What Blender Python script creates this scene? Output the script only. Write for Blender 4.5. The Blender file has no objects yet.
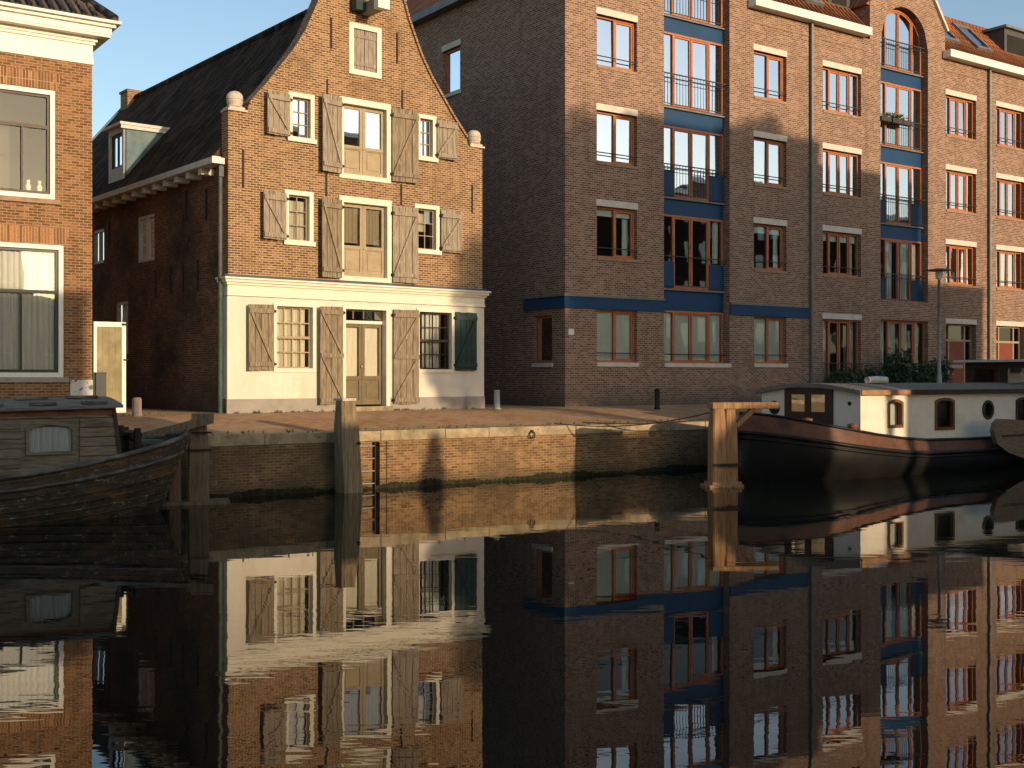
import bpy, math, random
from mathutils import Vector, Matrix
from mathutils.geometry import tessellate_polygon

R = math.radians
rnd = random.Random(11)
S = bpy.context.scene
C = S.collection

# ---------------------------------------------------------------- camera, sky, sun, exposure
cam_d = bpy.data.cameras.new("camera")
cam = bpy.data.objects.new("camera", cam_d)
C.objects.link(cam)
cam.location = (0, 0, 2.3)
cam.rotation_euler = (R(90), 0, 0)
cam_d.sensor_width = 36.0
cam_d.lens = 36.0 * 1184 / 1024
cam_d.shift_y = -5.0 / 1024
cam_d.clip_start = 0.1
cam_d.clip_end = 3000
S.camera = cam

SUN_EL, SUN_AZ = 10.0, 135.0          # azimuth clockwise from +Y
w = bpy.data.worlds.new("World")
S.world = w
w.use_nodes = True
wn = w.node_tree
sky = wn.nodes.new('ShaderNodeTexSky')
sky.sky_type = 'NISHITA'
sky.sun_disc = False
sky.sun_elevation = R(SUN_EL)
sky.sun_rotation = R(SUN_AZ)
sky.air_density = 1.0
sky.dust_density = 1.1
sky.ozone_density = 1.4
wn.links.new(sky.outputs[0], wn.nodes['Background'].inputs[0])
wn.nodes['Background'].inputs[1].default_value = 0.118

sun_d = bpy.data.lights.new("sun", 'SUN')
sun_d.energy = 2.5
sun_d.angle = R(0.5)
sun_d.color = (1.0, 0.74, 0.47)
sun = bpy.data.objects.new("sun", sun_d)
C.objects.link(sun)
tosun = Vector((math.sin(R(SUN_AZ)) * math.cos(R(SUN_EL)), math.cos(R(SUN_AZ)) * math.cos(R(SUN_EL)), math.sin(R(SUN_EL))))
sun.rotation_euler = tosun.to_track_quat('Z', 'Y').to_euler()
sun.location = (20, -20, 30)

S.view_settings.view_transform = 'Standard'
S.view_settings.look = 'None'
S.view_settings.gamma = 1
S.view_settings.use_curve_mapping = False
S.view_settings.exposure = 0.88
S.render.engine = 'CYCLES'
S.cycles.max_bounces = 8
S.cycles.transparent_max_bounces = 12
S.cycles.caustics_reflective = False
S.cycles.caustics_refractive = False


# ---------------------------------------------------------------- mesh helpers
def no_tf(x, y, z):
    return (x, y, z)


class MB:
    """collects faces for ONE mesh object; UVs are metres, projected along each face's main axis"""

    def __init__(s, tf=no_tf):
        s.v = []
        s.f = []
        s.tf = tf

    def add(s, vs, fs):
        n = len(s.v)
        s.v += [s.tf(*p) for p in vs]
        s.f += [tuple(i + n for i in q) for q in fs]

    def box(s, x0, x1, y0, y1, z0, z1):
        s.add([(x0, y0, z0), (x1, y0, z0), (x1, y1, z0), (x0, y1, z0), (x0, y0, z1), (x1, y0, z1), (x1, y1, z1), (x0, y1, z1)],
              [(0, 3, 2, 1), (4, 5, 6, 7), (0, 1, 5, 4), (1, 2, 6, 5), (2, 3, 7, 6), (3, 0, 4, 7)])
        return s

    def bar(s, p, q, wx, wz, up=(0, 0, 1)):
        p, q, up = Vector(p), Vector(q), Vector(up)
        d = (q - p).normalized()
        a = d.cross(up)
        if a.length < 1e-4:
            a = d.cross(Vector((1, 0, 0)))
        a.normalize()
        b = a.cross(d)
        vs = []
        for e in (p, q):
            for sa, sb in ((-1, -1), (1, -1), (1, 1), (-1, 1)):
                vs.append(tuple(e + a * (wx / 2 * sa) + b * (wz / 2 * sb)))
        s.add(vs, [(3, 2, 1, 0), (4, 5, 6, 7), (0, 1, 5, 4), (1, 2, 6, 5), (2, 3, 7, 6), (3, 0, 4, 7)])
        return s

    def tube(s, path, r, seg=8):
        path = [Vector(p) for p in path]
        rs = r if isinstance(r, (list, tuple)) else [r] * len(path)
        vs = []
        prev = None
        for i, p in enumerate(path):
            d = (path[min(i + 1, len(path) - 1)] - path[max(i - 1, 0)]).normalized()
            if prev is None:
                a = d.cross(Vector((0, 0, 1)))
                if a.length < 1e-3:
                    a = d.cross(Vector((1, 0, 0)))
            else:
                a = prev - d * prev.dot(d)
            a.normalize()
            prev = a
            b = d.cross(a)
            for k in range(seg):
                t = 2 * math.pi * k / seg
                vs.append(tuple(p + (a * math.cos(t) + b * math.sin(t)) * rs[i]))
        fs = []
        for i in range(len(path) - 1):
            for k in range(seg):
                k2 = (k + 1) % seg
                fs.append((i * seg + k, i * seg + k2, (i + 1) * seg + k2, (i + 1) * seg + k))
        fs.append(tuple(range(seg)))
        fs.append(tuple((len(path) - 1) * seg + k for k in reversed(range(seg))))
        s.add(vs, fs)
        return s

    def lathe(s, prof, c=(0, 0, 0), seg=16):
        vs, fs = [], []
        for r, z in prof:
            for k in range(seg):
                t = 2 * math.pi * k / seg
                vs.append((c[0] + r * math.cos(t), c[1] + r * math.sin(t), c[2] + z))
        for i in range(len(prof) - 1):
            for k in range(seg):
                k2 = (k + 1) % seg
                fs.append((i * seg + k, i * seg + k2, (i + 1) * seg + k2, (i + 1) * seg + k))
        fs.append(tuple(reversed(range(seg))))
        fs.append(tuple((len(prof) - 1) * seg + k for k in range(seg)))
        s.add(vs, fs)
        return s

    def panel(s, outer, holes, y0, depth, edge=0.0):
        """front face of outline (x,z) at y0 with holes; each hole gets reveals 'depth' deep, the outline 'edge' deep"""
        loops = [[Vector((x, z, 0)) for x, z in outer]] + [[Vector((x, z, 0)) for x, z in h] for h in holes]
        flat = [p for l in loops for p in l]
        tris = tessellate_polygon(loops)
        s.add([(p.x, y0, p.y) for p in flat], [tuple(t) for t in tris])
        deps = depth if isinstance(depth, (list, tuple)) else [depth] * len(holes)
        for h, dp in list(zip(holes, deps)) + ([(outer, edge)] if edge else []):
            n = len(h)
            s.add([(x, y0, z) for x, z in h] + [(x, y0 + dp, z) for x, z in h],
                  [(i, (i + 1) % n, n + (i + 1) % n, n + i) for i in range(n)])
        return s

    def prism(s, poly, y0, y1):
        s.panel(poly, [], y0, 0, edge=y1 - y0)
        s.panel(poly, [], y1, 0)
        return s

    def quad(s, a, b, c, d):
        s.add([a, b, c, d], [(0, 1, 2, 3)])
        return s

    def build(s, name, mat, parent=None, smooth=False, loc=None, rot=None, bevel=0.0):
        me = bpy.data.meshes.new(name)
        me.from_pydata(s.v, [], s.f)
        me.update()
        uv = me.uv_layers.new(name="UVMap").data
        vs = me.vertices
        for p in me.polygons:
            n = p.normal
            ax, ay, az = abs(n.x), abs(n.y), abs(n.z)
            for li in p.loop_indices:
                co = vs[me.loops[li].vertex_index].co
                if az > 0.8:
                    uv[li].uv = (co.x, co.y)
                elif ax > ay:
                    uv[li].uv = (co.y, co.z)
                else:
                    uv[li].uv = (co.x, co.z)
            p.use_smooth = smooth
        me.materials.append(mat)
        o = bpy.data.objects.new(name, me)
        C.objects.link(o)
        if parent:
            o.parent = parent
        if loc is not None:
            o.location = loc
        if rot is not None:
            o.rotation_euler = rot
        if bevel:
            b = o.modifiers.new("bevel", 'BEVEL')
            b.width = bevel
            b.segments = 2
            b.limit_method = 'ANGLE'
        return o


def tag(o, label, cat, group=None, kind=None):
    if label:
        o["label"] = label
    if cat:
        o["category"] = cat
    if group:
        o["group"] = group
    if kind:
        o["kind"] = kind
    return o


def thing(name, label, cat, loc=(0, 0, 0), rz=0.0, group=None):
    o = bpy.data.objects.new(name, None)
    o.empty_display_size = 0.3
    C.objects.link(o)
    o.location = loc
    o.rotation_euler = (0, 0, rz)
    return tag(o, label, cat, group)


def rect(x0, x1, z0, z1):
    return [(x0, z0), (x1, z0), (x1, z1), (x0, z1)]


def arch(x0, x1, z0, cx, zs, r, n=10):
    top = []
    for i in range(n + 1):
        x = x1 + (x0 - x1) * i / n
        top.append((x, zs + math.sqrt(max(r * r - (x - cx) ** 2, 0.0))))
    return [(x0, z0), (x1, z0)] + top


# ---------------------------------------------------------------- materials
def new_mat(name):
    m = bpy.data.materials.new(name)
    m.use_nodes = True
    nt = m.node_tree
    return m, nt, nt.nodes['Principled BSDF'], nt.links.new


def N(nt, t, **kw):
    n = nt.nodes.new(t)
    for k, v in kw.items():
        if k in n.inputs:
            n.inputs[k].default_value = v
        else:
            setattr(n, k, v)
    return n


def mixc(nt, a, b, fac, mode='MIX'):
    m = nt.nodes.new('ShaderNodeMix')
    m.data_type = 'RGBA'
    m.blend_type = mode
    for sock, val in ((m.inputs[0], fac), (m.inputs[6], a), (m.inputs[7], b)):
        if hasattr(val, 'links'):
            nt.links.new(val, sock)
        elif isinstance(val, (int, float)):
            sock.default_value = val
        else:
            sock.default_value = (*val, 1)
    return m.outputs[2]


def ramp(nt, inp, lo, hi, c0=(0, 0, 0), c1=(1, 1, 1)):
    r = nt.nodes.new('ShaderNodeValToRGB')
    r.color_ramp.elements[0].position = lo
    r.color_ramp.elements[1].position = hi
    r.color_ramp.elements[0].color = (*c0, 1)
    r.color_ramp.elements[1].color = (*c1, 1)
    nt.links.new(inp, r.inputs[0])
    return r.outputs[0]


def noise(nt, scale, detail=4, co='Object', stretch=(1, 1, 1), rough=0.55):
    tc = nt.nodes.new('ShaderNodeTexCoord')
    mp = nt.nodes.new('ShaderNodeMapping')
    mp.inputs['Scale'].default_value = stretch
    nt.links.new(tc.outputs[co], mp.inputs[0])
    n = nt.nodes.new('ShaderNodeTexNoise')
    n.inputs['Scale'].default_value = scale
    n.inputs['Detail'].default_value = detail
    n.inputs['Roughness'].default_value = rough
    nt.links.new(mp.outputs[0], n.inputs['Vector'])
    return n.outputs[0]


def sc(c, k):
    return tuple(min(x * k, 1.0) for x in c)


def plain(name, c, rough=0.6, var=0.25, scale=6, stretch=(1, 1, 1), bump=0.0, metal=0.0, dirt=None, spec=0.22, flake=None, flake_at=(0.60, 0.66), dirt_at=(0.5, 0.68)):
    m, nt, b, L = new_mat(name)
    f = ramp(nt, noise(nt, scale, 5, stretch=stretch), 0.3, 0.7)
    col = mixc(nt, sc(c, 1 - var), sc(c, 1 + var), f)
    if dirt:
        f2 = ramp(nt, noise(nt, scale * 0.35, 6, stretch=stretch, rough=0.7), *dirt_at)
        col = mixc(nt, col, dirt, f2)
    if flake:
        f3 = ramp(nt, noise(nt, scale * 2.2, 8, stretch=stretch, rough=0.78), *flake_at)
        col = mixc(nt, col, flake, f3)
    L(col, b.inputs['Base Color'])
    b.inputs['Roughness'].default_value = rough
    b.inputs['Metallic'].default_value = metal
    b.inputs['Specular IOR Level'].default_value = spec
    if bump:
        bp = N(nt, 'ShaderNodeBump', Strength=1.0, Distance=bump)
        L(noise(nt, scale * 3, 5, stretch=stretch), bp.inputs['Height'])
        L(bp.outputs[0], b.inputs['Normal'])
    return m


def mulf(nt, sock, k):
    m_ = nt.nodes.new('ShaderNodeMath')
    m_.operation = 'MULTIPLY'
    m_.inputs[1].default_value = k
    nt.links.new(sock, m_.inputs[0])
    return m_.outputs[0]


def brick(name, c1, c2, mortar, bw=0.21, rh=0.062, ms=0.007, patch=None, pale=None, patch_at=(0.52, 0.66), rough=0.9, bump=0.006, var=0.35, off=0.5, base=None):
    m, nt, b, L = new_mat(name)
    tc = nt.nodes.new('ShaderNodeTexCoord')
    wob = nt.nodes.new('ShaderNodeTexNoise')
    wob.inputs['Scale'].default_value = 1.7
    wob.inputs['Detail'].default_value = 3
    L(tc.outputs['UV'], wob.inputs['Vector'])
    wv = mixc(nt, tc.outputs['UV'], wob.outputs[1], 0.016, 'ADD')
    bt = N(nt, 'ShaderNodeTexBrick', offset=off, squash=1.0)
    bt.inputs['Color1'].default_value = (0, 0, 0, 1)
    bt.inputs['Color2'].default_value = (1, 1, 1, 1)
    bt.inputs['Mortar'].default_value = (0.5, 0.5, 0.5, 1)
    bt.inputs['Scale'].default_value = 1
    bt.inputs['Mortar Size'].default_value = ms
    bt.inputs['Mortar Smooth'].default_value = 0.15
    bt.inputs['Bias'].default_value = 0
    bt.inputs['Brick Width'].default_value = bw
    bt.inputs['Row Height'].default_value = rh
    L(wv, bt.inputs['Vector'])
    cr = nt.nodes.new('ShaderNodeValToRGB')
    cr.color_ramp.interpolation = 'LINEAR'
    els = cr.color_ramp.elements
    els[0].position = 0.0
    els[0].color = (*sc(c2, 0.75), 1)
    els[1].position = 1.0
    els[1].color = (*sc(c1, 1.35), 1)
    for ps, cc in ((0.12, sc(c2, 0.9)), (0.35, c2), (0.7, c1), (0.88, sc(c1, 1.1))):
        e = els.new(ps)
        e.color = (*cc, 1)
    L(bt.outputs['Color'], cr.inputs[0])
    stone = cr.outputs[0]
    n1 = ramp(nt, noise(nt, 14, 5, 'UV', (1, 2.5, 1), 0.7), 0.45, 0.72)
    stone = mixc(nt, stone, sc(c2, 1 - var), n1, 'MIX')
    col = mixc(nt, stone, mortar, bt.outputs['Fac'])
    if patch:
        col = mixc(nt, col, patch, ramp(nt, noise(nt, 0.55, 7, 'UV', (1, 1, 1), 0.68), *patch_at))
    if pale:
        col = mixc(nt, col, pale, ramp(nt, noise(nt, 2.3, 8, 'UV', (1, 1.4, 1), 0.75), 0.58, 0.74))
    # rain streaks, and splashed dirt along the foot of the wall
    streak = ramp(nt, noise(nt, 1.0, 5, 'UV', (2.6, 0.16, 1), 0.65), 0.52, 0.78)
    col = mixc(nt, col, sc(c2, 0.55), mulf(nt, streak, 0.45))
    if base:
        sp = nt.nodes.new('ShaderNodeSeparateXYZ')
        L(tc.outputs['UV'], sp.inputs[0])
        wig = nt.nodes.new('ShaderNodeMath'); wig.operation = 'MULTIPLY_ADD'; wig.inputs[1].default_value = (base[1] - base[0]) * 1.3
        L(noise(nt, 1.6, 6, 'UV', rough=0.7), wig.inputs[0]); L(sp.outputs[1], wig.inputs[2])
        lo = base[0] + (base[1] - base[0]) * 0.55
        mr = nt.nodes.new('ShaderNodeMapRange')
        for k, v in ((1, lo), (2, lo + (base[1] - base[0])), (3, 0.8), (4, 0.0)):
            mr.inputs[k].default_value = v
        L(wig.outputs[0], mr.inputs[0])
        col = mixc(nt, col, base[2], mr.outputs[0])
    L(col, b.inputs['Base Color'])
    b.inputs['Roughness'].default_value = rough
    b.inputs['Specular IOR Level'].default_value = 0.25
    inv = nt.nodes.new('ShaderNodeMath')
    inv.operation = 'SUBTRACT'
    inv.inputs[0].default_value = 1
    L(bt.outputs['Fac'], inv.inputs[1])
    add = nt.nodes.new('ShaderNodeMath')
    add.operation = 'ADD'
    L(inv.outputs[0], add.inputs[0])
    L(noise(nt, 30, 4, 'UV'), add.inputs[1])
    bp = N(nt, 'ShaderNodeBump', Strength=0.8, Distance=bump)
    L(add.outputs[0], bp.inputs['Height'])
    L(bp.outputs[0], b.inputs['Normal'])
    return m


def tiles(name, c, c2, pw=0.24, rh=0.33, bump=0.05, spec=0.25):
    """clay pantiles: rounded ribs down the slope, stepped courses"""
    m, nt, b, L = new_mat(name)
    tc = nt.nodes.new('ShaderNodeTexCoord')
    sep = nt.nodes.new('ShaderNodeSeparateXYZ')
    L(tc.outputs['UV'], sep.inputs[0])

    def saw(sock, per):
        d = nt.nodes.new('ShaderNodeMath'); d.operation = 'DIVIDE'; d.inputs[1].default_value = per
        L(sock, d.inputs[0])
        f = nt.nodes.new('ShaderNodeMath'); f.operation = 'FRACT'
        L(d.outputs[0], f.inputs[0])
        return f.outputs[0]
    sx, sz = saw(sep.outputs[0], pw), saw(sep.outputs[1], rh)
    pi = nt.nodes.new('ShaderNodeMath'); pi.operation = 'MULTIPLY'; pi.inputs[1].default_value = math.pi
    L(sx, pi.inputs[0])
    sn = nt.nodes.new('ShaderNodeMath'); sn.operation = 'SINE'
    L(pi.outputs[0], sn.inputs[0])
    h = nt.nodes.new('ShaderNodeMath'); h.operation = 'MULTIPLY_ADD'; h.inputs[1].default_value = -0.6
    L(sz, h.inputs[0]); L(sn.outputs[0], h.inputs[2])
    bp = N(nt, 'ShaderNodeBump', Strength=1.0, Distance=bump)
    L(h.outputs[0], bp.inputs['Height'])
    L(bp.outputs[0], b.inputs['Normal'])
    bt = N(nt, 'ShaderNodeTexBrick', offset=0.0)
    for k, v in (('Scale', 1), ('Brick Width', pw), ('Row Height', rh), ('Mortar Size', 0.0), ('Bias', 0)):
        bt.inputs[k].default_value = v
    bt.inputs['Color1'].default_value = (0, 0, 0, 1); bt.inputs['Color2'].default_value = (1, 1, 1, 1)
    L(tc.outputs['UV'], bt.inputs['Vector'])
    col = mixc(nt, c, c2, bt.outputs['Color'])
    col = mixc(nt, col, sc(c, 0.45), ramp(nt, noise(nt, 1.1, 6, 'UV', rough=0.7), 0.45, 0.7))
    L(col, b.inputs['Base Color'])
    b.inputs['Roughness'].default_value = 0.85
    b.inputs['Specular IOR Level'].default_value = spec
    return m


def glass(name, base=0.22, tint=(1, 1, 1)):
    """window pane: clear, with a strong mirror share rising to grazing angles, faintly uneven"""
    m, nt, b, L = new_mat(name)
    nt.nodes.remove(b)
    tr = N(nt, 'ShaderNodeBsdfTransparent')
    tr.inputs[0].default_value = (0.92 * tint[0], 0.95 * tint[1], 0.94 * tint[2], 1)
    gl = N(nt, 'ShaderNodeBsdfGlossy', Roughness=0.015)
    gl.inputs[0].default_value = (0.95, 0.97, 1, 1)
    fr = N(nt, 'ShaderNodeFresnel', IOR=1.5)
    mr = N(nt, 'ShaderNodeMapRange')
    mr.inputs[1].default_value = 0.04
    mr.inputs[2].default_value = 1.0
    mr.inputs[3].default_value = base
    mr.inputs[4].default_value = 1.0
    L(fr.outputs[0], mr.inputs[0])
    bp = N(nt, 'ShaderNodeBump', Strength=1.0, Distance=0.002)
    L(noise(nt, 1.3, 1), bp.inputs['Height'])
    L(bp.outputs[0], gl.inputs['Normal'])
    mx = N(nt, 'ShaderNodeMixShader')
    L(mr.outputs[0], mx.inputs[0]); L(tr.outputs[0], mx.inputs[1]); L(gl.outputs[0], mx.inputs[2])
    L(mx.outputs[0], nt.nodes['Material Output'].inputs['Surface'])
    return m


def cloth(name, c):
    m, nt, b, L = new_mat(name)
    col = mixc(nt, sc(c, 0.85), c, ramp(nt, noise(nt, 4, 3, stretch=(8, 8, 0.4)), 0.35, 0.65))
    L(col, b.inputs['Base Color'])
    b.inputs['Roughness'].default_value = 0.95
    b.inputs['Specular IOR Level'].default_value = 0.1
    return m


def leaf(name, c, c2):
    m, nt, b, L = new_mat(name)
    L(mixc(nt, c, c2, ramp(nt, noise(nt, 3.5, 3), 0.35, 0.65)), b.inputs['Base Color'])
    b.inputs['Roughness'].default_value = 0.6
    return m


MT = dict(
    old_brick=brick('old_orange_brick', (0.27, 0.145, 0.067), (0.145, 0.071, 0.032), (0.46, 0.335, 0.20), rh=0.058, bw=0.165, ms=0.009,
                    patch=(0.15, 0.085, 0.045), pale=(0.42, 0.29, 0.165), patch_at=(0.54, 0.80), base=(1.5, 2.2, (0.12, 0.09, 0.06))),
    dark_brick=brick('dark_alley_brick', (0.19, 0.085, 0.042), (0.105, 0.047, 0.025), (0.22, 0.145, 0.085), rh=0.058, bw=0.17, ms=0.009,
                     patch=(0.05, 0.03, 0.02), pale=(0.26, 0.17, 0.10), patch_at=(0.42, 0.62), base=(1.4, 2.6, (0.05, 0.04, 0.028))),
    mod_brick=brick('pinkish_brown_brick', (0.29, 0.168, 0.11), (0.175, 0.095, 0.064), (0.40, 0.30, 0.215), rh=0.066, bw=0.18, ms=0.0095,
                    patch=(0.17, 0.096, 0.058), patch_at=(0.55, 0.85), base=(1.45, 2.3, (0.105, 0.088, 0.06))),
    house_brick=brick('orange_house_brick', (0.26, 0.125, 0.054), (0.165, 0.073, 0.031), (0.34, 0.235, 0.13), rh=0.066, bw=0.19, ms=0.009,
                      patch=(0.19, 0.095, 0.045), patch_at=(0.56, 0.85), base=(1.4, 2.1, (0.10, 0.08, 0.055))),
    far_brick=brick('far_house_brick', (0.20, 0.11, 0.07), (0.14, 0.07, 0.045), (0.22, 0.18, 0.13)),
    quay_brick=brick('quay_brick', (0.30, 0.17, 0.075), (0.17, 0.09, 0.04), (0.34, 0.23, 0.12), rh=0.058, bw=0.17, ms=0.009, base=(0.0, 0.42, (0.05, 0.045, 0.022)),
                     patch=(0.12, 0.085, 0.048), pale=(0.36, 0.27, 0.17), patch_at=(0.44, 0.64), bump=0.016),
    soldier=brick('upright_lintel_brick', (0.33, 0.16, 0.068), (0.20, 0.09, 0.038), (0.42, 0.30, 0.17), bw=0.068, rh=0.42, ms=0.008, off=0.0),
    paving=brick('street_paving_brick', (0.53, 0.29, 0.135), (0.40, 0.205, 0.095), (0.48, 0.31, 0.15), bw=0.2, rh=0.1, ms=0.008,
                 patch=(0.48, 0.33, 0.185), patch_at=(0.42, 0.7), bump=0.03),
    coping=plain('weathered_stone_coping', (0.34, 0.27, 0.165), 0.85, 0.35, 3, bump=0.02, dirt=(0.14, 0.12, 0.07), flake=(0.10, 0.085, 0.05)),
    stone=plain('pale_stone', (0.52, 0.45, 0.36), 0.8, 0.18, 9, bump=0.01),
    moss=plain('green_moss', (0.026, 0.026, 0.012), 0.9, 0.5, 8, bump=0.03),
    plaster=plain('cream_plaster', (0.65, 0.60, 0.495), 0.75, 0.06, 1.6, (1.6, 1.6, 0.5), bump=0.006, dirt=(0.58, 0.51, 0.38), flake=(0.50, 0.42, 0.29), flake_at=(0.64, 0.74)),
    plinth=plain('grey_plinth', (0.30, 0.27, 0.23), 0.8, 0.12, 4, bump=0.004),
    cream=plain('cream_paint', (0.70, 0.65, 0.52), 0.45, 0.05, 5),
    white=plain('white_paint', (0.73, 0.70, 0.62), 0.45, 0.07, 5),
    grey_white=plain('greyed_white_paint', (0.55, 0.54, 0.50), 0.5, 0.1, 5),
    shutter=plain('weathered_shutter_wood', (0.245, 0.195, 0.13), 0.8, 0.45, 5, (8, 8, 0.6), bump=0.008, dirt=(0.115, 0.085, 0.052)),
    pale_shutter=plain('pale_shutter_wood', (0.30, 0.25, 0.185), 0.8, 0.4, 5, (8, 8, 0.6), bump=0.008, dirt=(0.15, 0.115, 0.078)),
    grey_shutter=plain('grey_shutter_wood', (0.27, 0.225, 0.175), 0.8, 0.4, 5, (8, 8, 0.6), bump=0.006),
    green_shutter=plain('dark_green_paint', (0.018, 0.042, 0.040), 0.4, 0.2, 4),
    door_tan=plain('tan_door_paint', (0.34, 0.27, 0.165), 0.55, 0.12, 5),
    door_olive=plain('olive_brown_door_paint', (0.155, 0.12, 0.065), 0.5, 0.15, 5),
    iron=plain('black_iron', (0.02, 0.018, 0.016), 0.6, 0.3, 8),
    railing=plain('dark_railing_metal', (0.045, 0.05, 0.05), 0.5, 0.15, 6),
    redwood=plain('orange_red_window_wood', (0.44, 0.155, 0.062), 0.4, 0.15, 5, (5, 5, 1)),
    reddoor=plain('red_door_paint', (0.19, 0.05, 0.03), 0.4, 0.1, 4),
    blue=plain('deep_blue_panel', (0.006, 0.045, 0.118), 0.45, 0.12, 2, spec=0.28),
    lintel=plain('pale_concrete', (0.58, 0.53, 0.45), 0.8, 0.12, 4, bump=0.002),
    sill=plain('brown_sill_brick', (0.30, 0.20, 0.13), 0.85, 0.2, 6),
    zinc=plain('grey_zinc', (0.17, 0.18, 0.175), 0.5, 0.2, 4, metal=0.2),
    pipe=plain('dark_grey_pipe', (0.085, 0.09, 0.085), 0.5, 0.25, 4),
    copper=plain('green_weathered_pipe', (0.05, 0.095, 0.075), 0.6, 0.3, 5),
    lead=plain('blue_grey_lead', (0.10, 0.165, 0.19), 0.55, 0.3, 2.5, bump=0.01, dirt=(0.16, 0.21, 0.22)),
    roof_dark=tiles('dark_pantiles', (0.088, 0.058, 0.035), (0.017, 0.012, 0.008), spec=0.03),
    roof_orange=tiles('orange_pantiles', (0.36, 0.135, 0.05), (0.26, 0.085, 0.032)),
    roof_grey=tiles('grey_brown_pantiles', (0.15, 0.115, 0.085), (0.10, 0.08, 0.062)),
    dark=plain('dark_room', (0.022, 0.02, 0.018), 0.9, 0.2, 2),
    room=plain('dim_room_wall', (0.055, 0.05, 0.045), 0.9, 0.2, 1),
    glass=glass('window_glass', 0.24),
    clear=glass('clear_window_glass', 0.10),
    dim=glass('shaded_window_glass', 0.08),
    faint=glass('sunward_window_glass', 0.05),
    mirror=glass('sky_reflecting_glass', 0.75),
    curtain=cloth('white_curtain', (0.74, 0.72, 0.66)),
    boat_curtain=cloth('pale_blue_boat_curtain', (0.70, 0.78, 0.80)),
    blind=cloth('pale_blind', (0.68, 0.80, 0.76)),
    reflection_cloth=cloth('tan_reflection_cloth', (0.42, 0.34, 0.22)),  # reflected sky tone put into the cloth colour
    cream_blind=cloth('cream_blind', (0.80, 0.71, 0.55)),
    yellow_cloth=cloth('yellow_boat_curtain', (0.50, 0.36, 0.11)),
    ochre=plain('ochre_board', (0.28, 0.235, 0.125), 0.7, 0.25, 3, dirt=(0.21, 0.17, 0.085)),
    box_grey=plain('dark_grey_box', (0.07, 0.072, 0.07), 0.6, 0.1, 4),
    pile_grey=plain('grey_green_oak_pile', (0.28, 0.21, 0.12), 0.85, 0.4, 4, (8, 8, 0.5), bump=0.02, dirt=(0.15, 0.125, 0.07), flake=(0.09, 0.08, 0.045), flake_at=(0.58, 0.66)),
    pile=plain('weathered_oak_pile', (0.33, 0.19, 0.092), 0.85, 0.35, 4, (7, 7, 0.5), bump=0.015, dirt=(0.19, 0.12, 0.06), flake=(0.10, 0.07, 0.04), flake_at=(0.62, 0.68)),
    pile_dark=plain('wet_dark_timber', (0.19, 0.14, 0.085), 0.8, 0.35, 4, (7, 7, 0.5), bump=0.015, dirt=(0.09, 0.075, 0.045)),
    boat_wood=plain('grey_weathered_boat_planks', (0.22, 0.175, 0.115), 0.75, 0.35, 4, (1, 3, 10), bump=0.01, dirt=(0.085, 0.07, 0.05), flake=(0.30, 0.26, 0.20), flake_at=(0.6, 0.7)),
    boat_hull=plain('worn_rusty_hull_paint', (0.060, 0.047, 0.032), 0.6, 0.5, 3.2, (1, 1, 2.4), bump=0.014, dirt=(0.165, 0.085, 0.037), flake=(0.27, 0.24, 0.18), flake_at=(0.57, 0.63), dirt_at=(0.48, 0.66), spec=0.12),
    rub=plain('scuffed_pale_rail', (0.085, 0.075, 0.06), 0.7, 0.5, 5, (1, 3, 3), bump=0.008, dirt=(0.24, 0.22, 0.18)),
    boat_roof=plain('mossy_grey_roof_boards', (0.17, 0.16, 0.13), 0.8, 0.4, 4, (1, 6, 6), bump=0.01),
    rust_trim=plain('faded_red_trim', (0.18, 0.075, 0.04), 0.7, 0.35, 5),
    barge_hull=plain('black_barge_hull', (0.008, 0.008, 0.008), 0.5, 0.3, 3, dirt=(0.016, 0.013, 0.01), spec=0.25),
    bulwark=plain('red_brown_bulwark', (0.115, 0.051, 0.027), 0.5, 0.3, 3, dirt=(0.05, 0.026, 0.016)),
    cabin_white=plain('boat_white_paint', (0.72, 0.67, 0.56), 0.5, 0.06, 3, dirt=(0.62, 0.56, 0.45)),
    varnish=plain('brown_varnished_wood', (0.15, 0.075, 0.032), 0.35, 0.3, 5, (4, 4, 1)),
    dark_wood=plain('dark_brown_wood', (0.045, 0.03, 0.02), 0.45, 0.3, 5),
    deck=plain('grey_deck', (0.20, 0.18, 0.145), 0.7, 0.2, 4),
    roof_edge=plain('sunlit_wood_roof_edge', (0.32, 0.18, 0.085), 0.6, 0.3, 5),  # sunlight on the front stretch of edge put into the colour
    leeboard=plain('grey_brown_leeboard', (0.19, 0.13, 0.085), 0.7, 0.35, 4, (1, 3, 8), bump=0.006),
    rope=plain('dark_rope', (0.07, 0.055, 0.04), 0.9, 0.3, 20),
    bollard=plain('pink_grey_stone_post', (0.36, 0.26, 0.20), 0.8, 0.15, 8),
    steel=plain('dull_steel', (0.30, 0.30, 0.28), 0.5, 0.2, 6, metal=0.3),
    leaf_dark=leaf('dark_green_leaves', (0.020, 0.045, 0.016), (0.045, 0.075, 0.022)),
    leaf_mid=leaf('mid_green_leaves', (0.045, 0.075, 0.018), (0.08, 0.10, 0.025)),
    bark=plain('grey_bark', (0.10, 0.085, 0.065), 0.9, 0.3, 6),
    flower=plain('pale_yellow_flowers', (0.5, 0.42, 0.18), 0.8, 0.3, 10),
    box_wood=plain('dark_planter', (0.05, 0.045, 0.04), 0.7, 0.2, 5),
    grass=leaf('dry_grass', (0.10, 0.10, 0.03), (0.19, 0.15, 0.06)),
)


def bw_plate():
    m, nt, b, L = new_mat('blotched_plate')
    L(mixc(nt, (0.50, 0.48, 0.44), (0.10, 0.10, 0.10), ramp(nt, noise(nt, 7, 3), 0.56, 0.62)), b.inputs['Base Color'])
    b.inputs['Roughness'].default_value = 0.6
    return m


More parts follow.
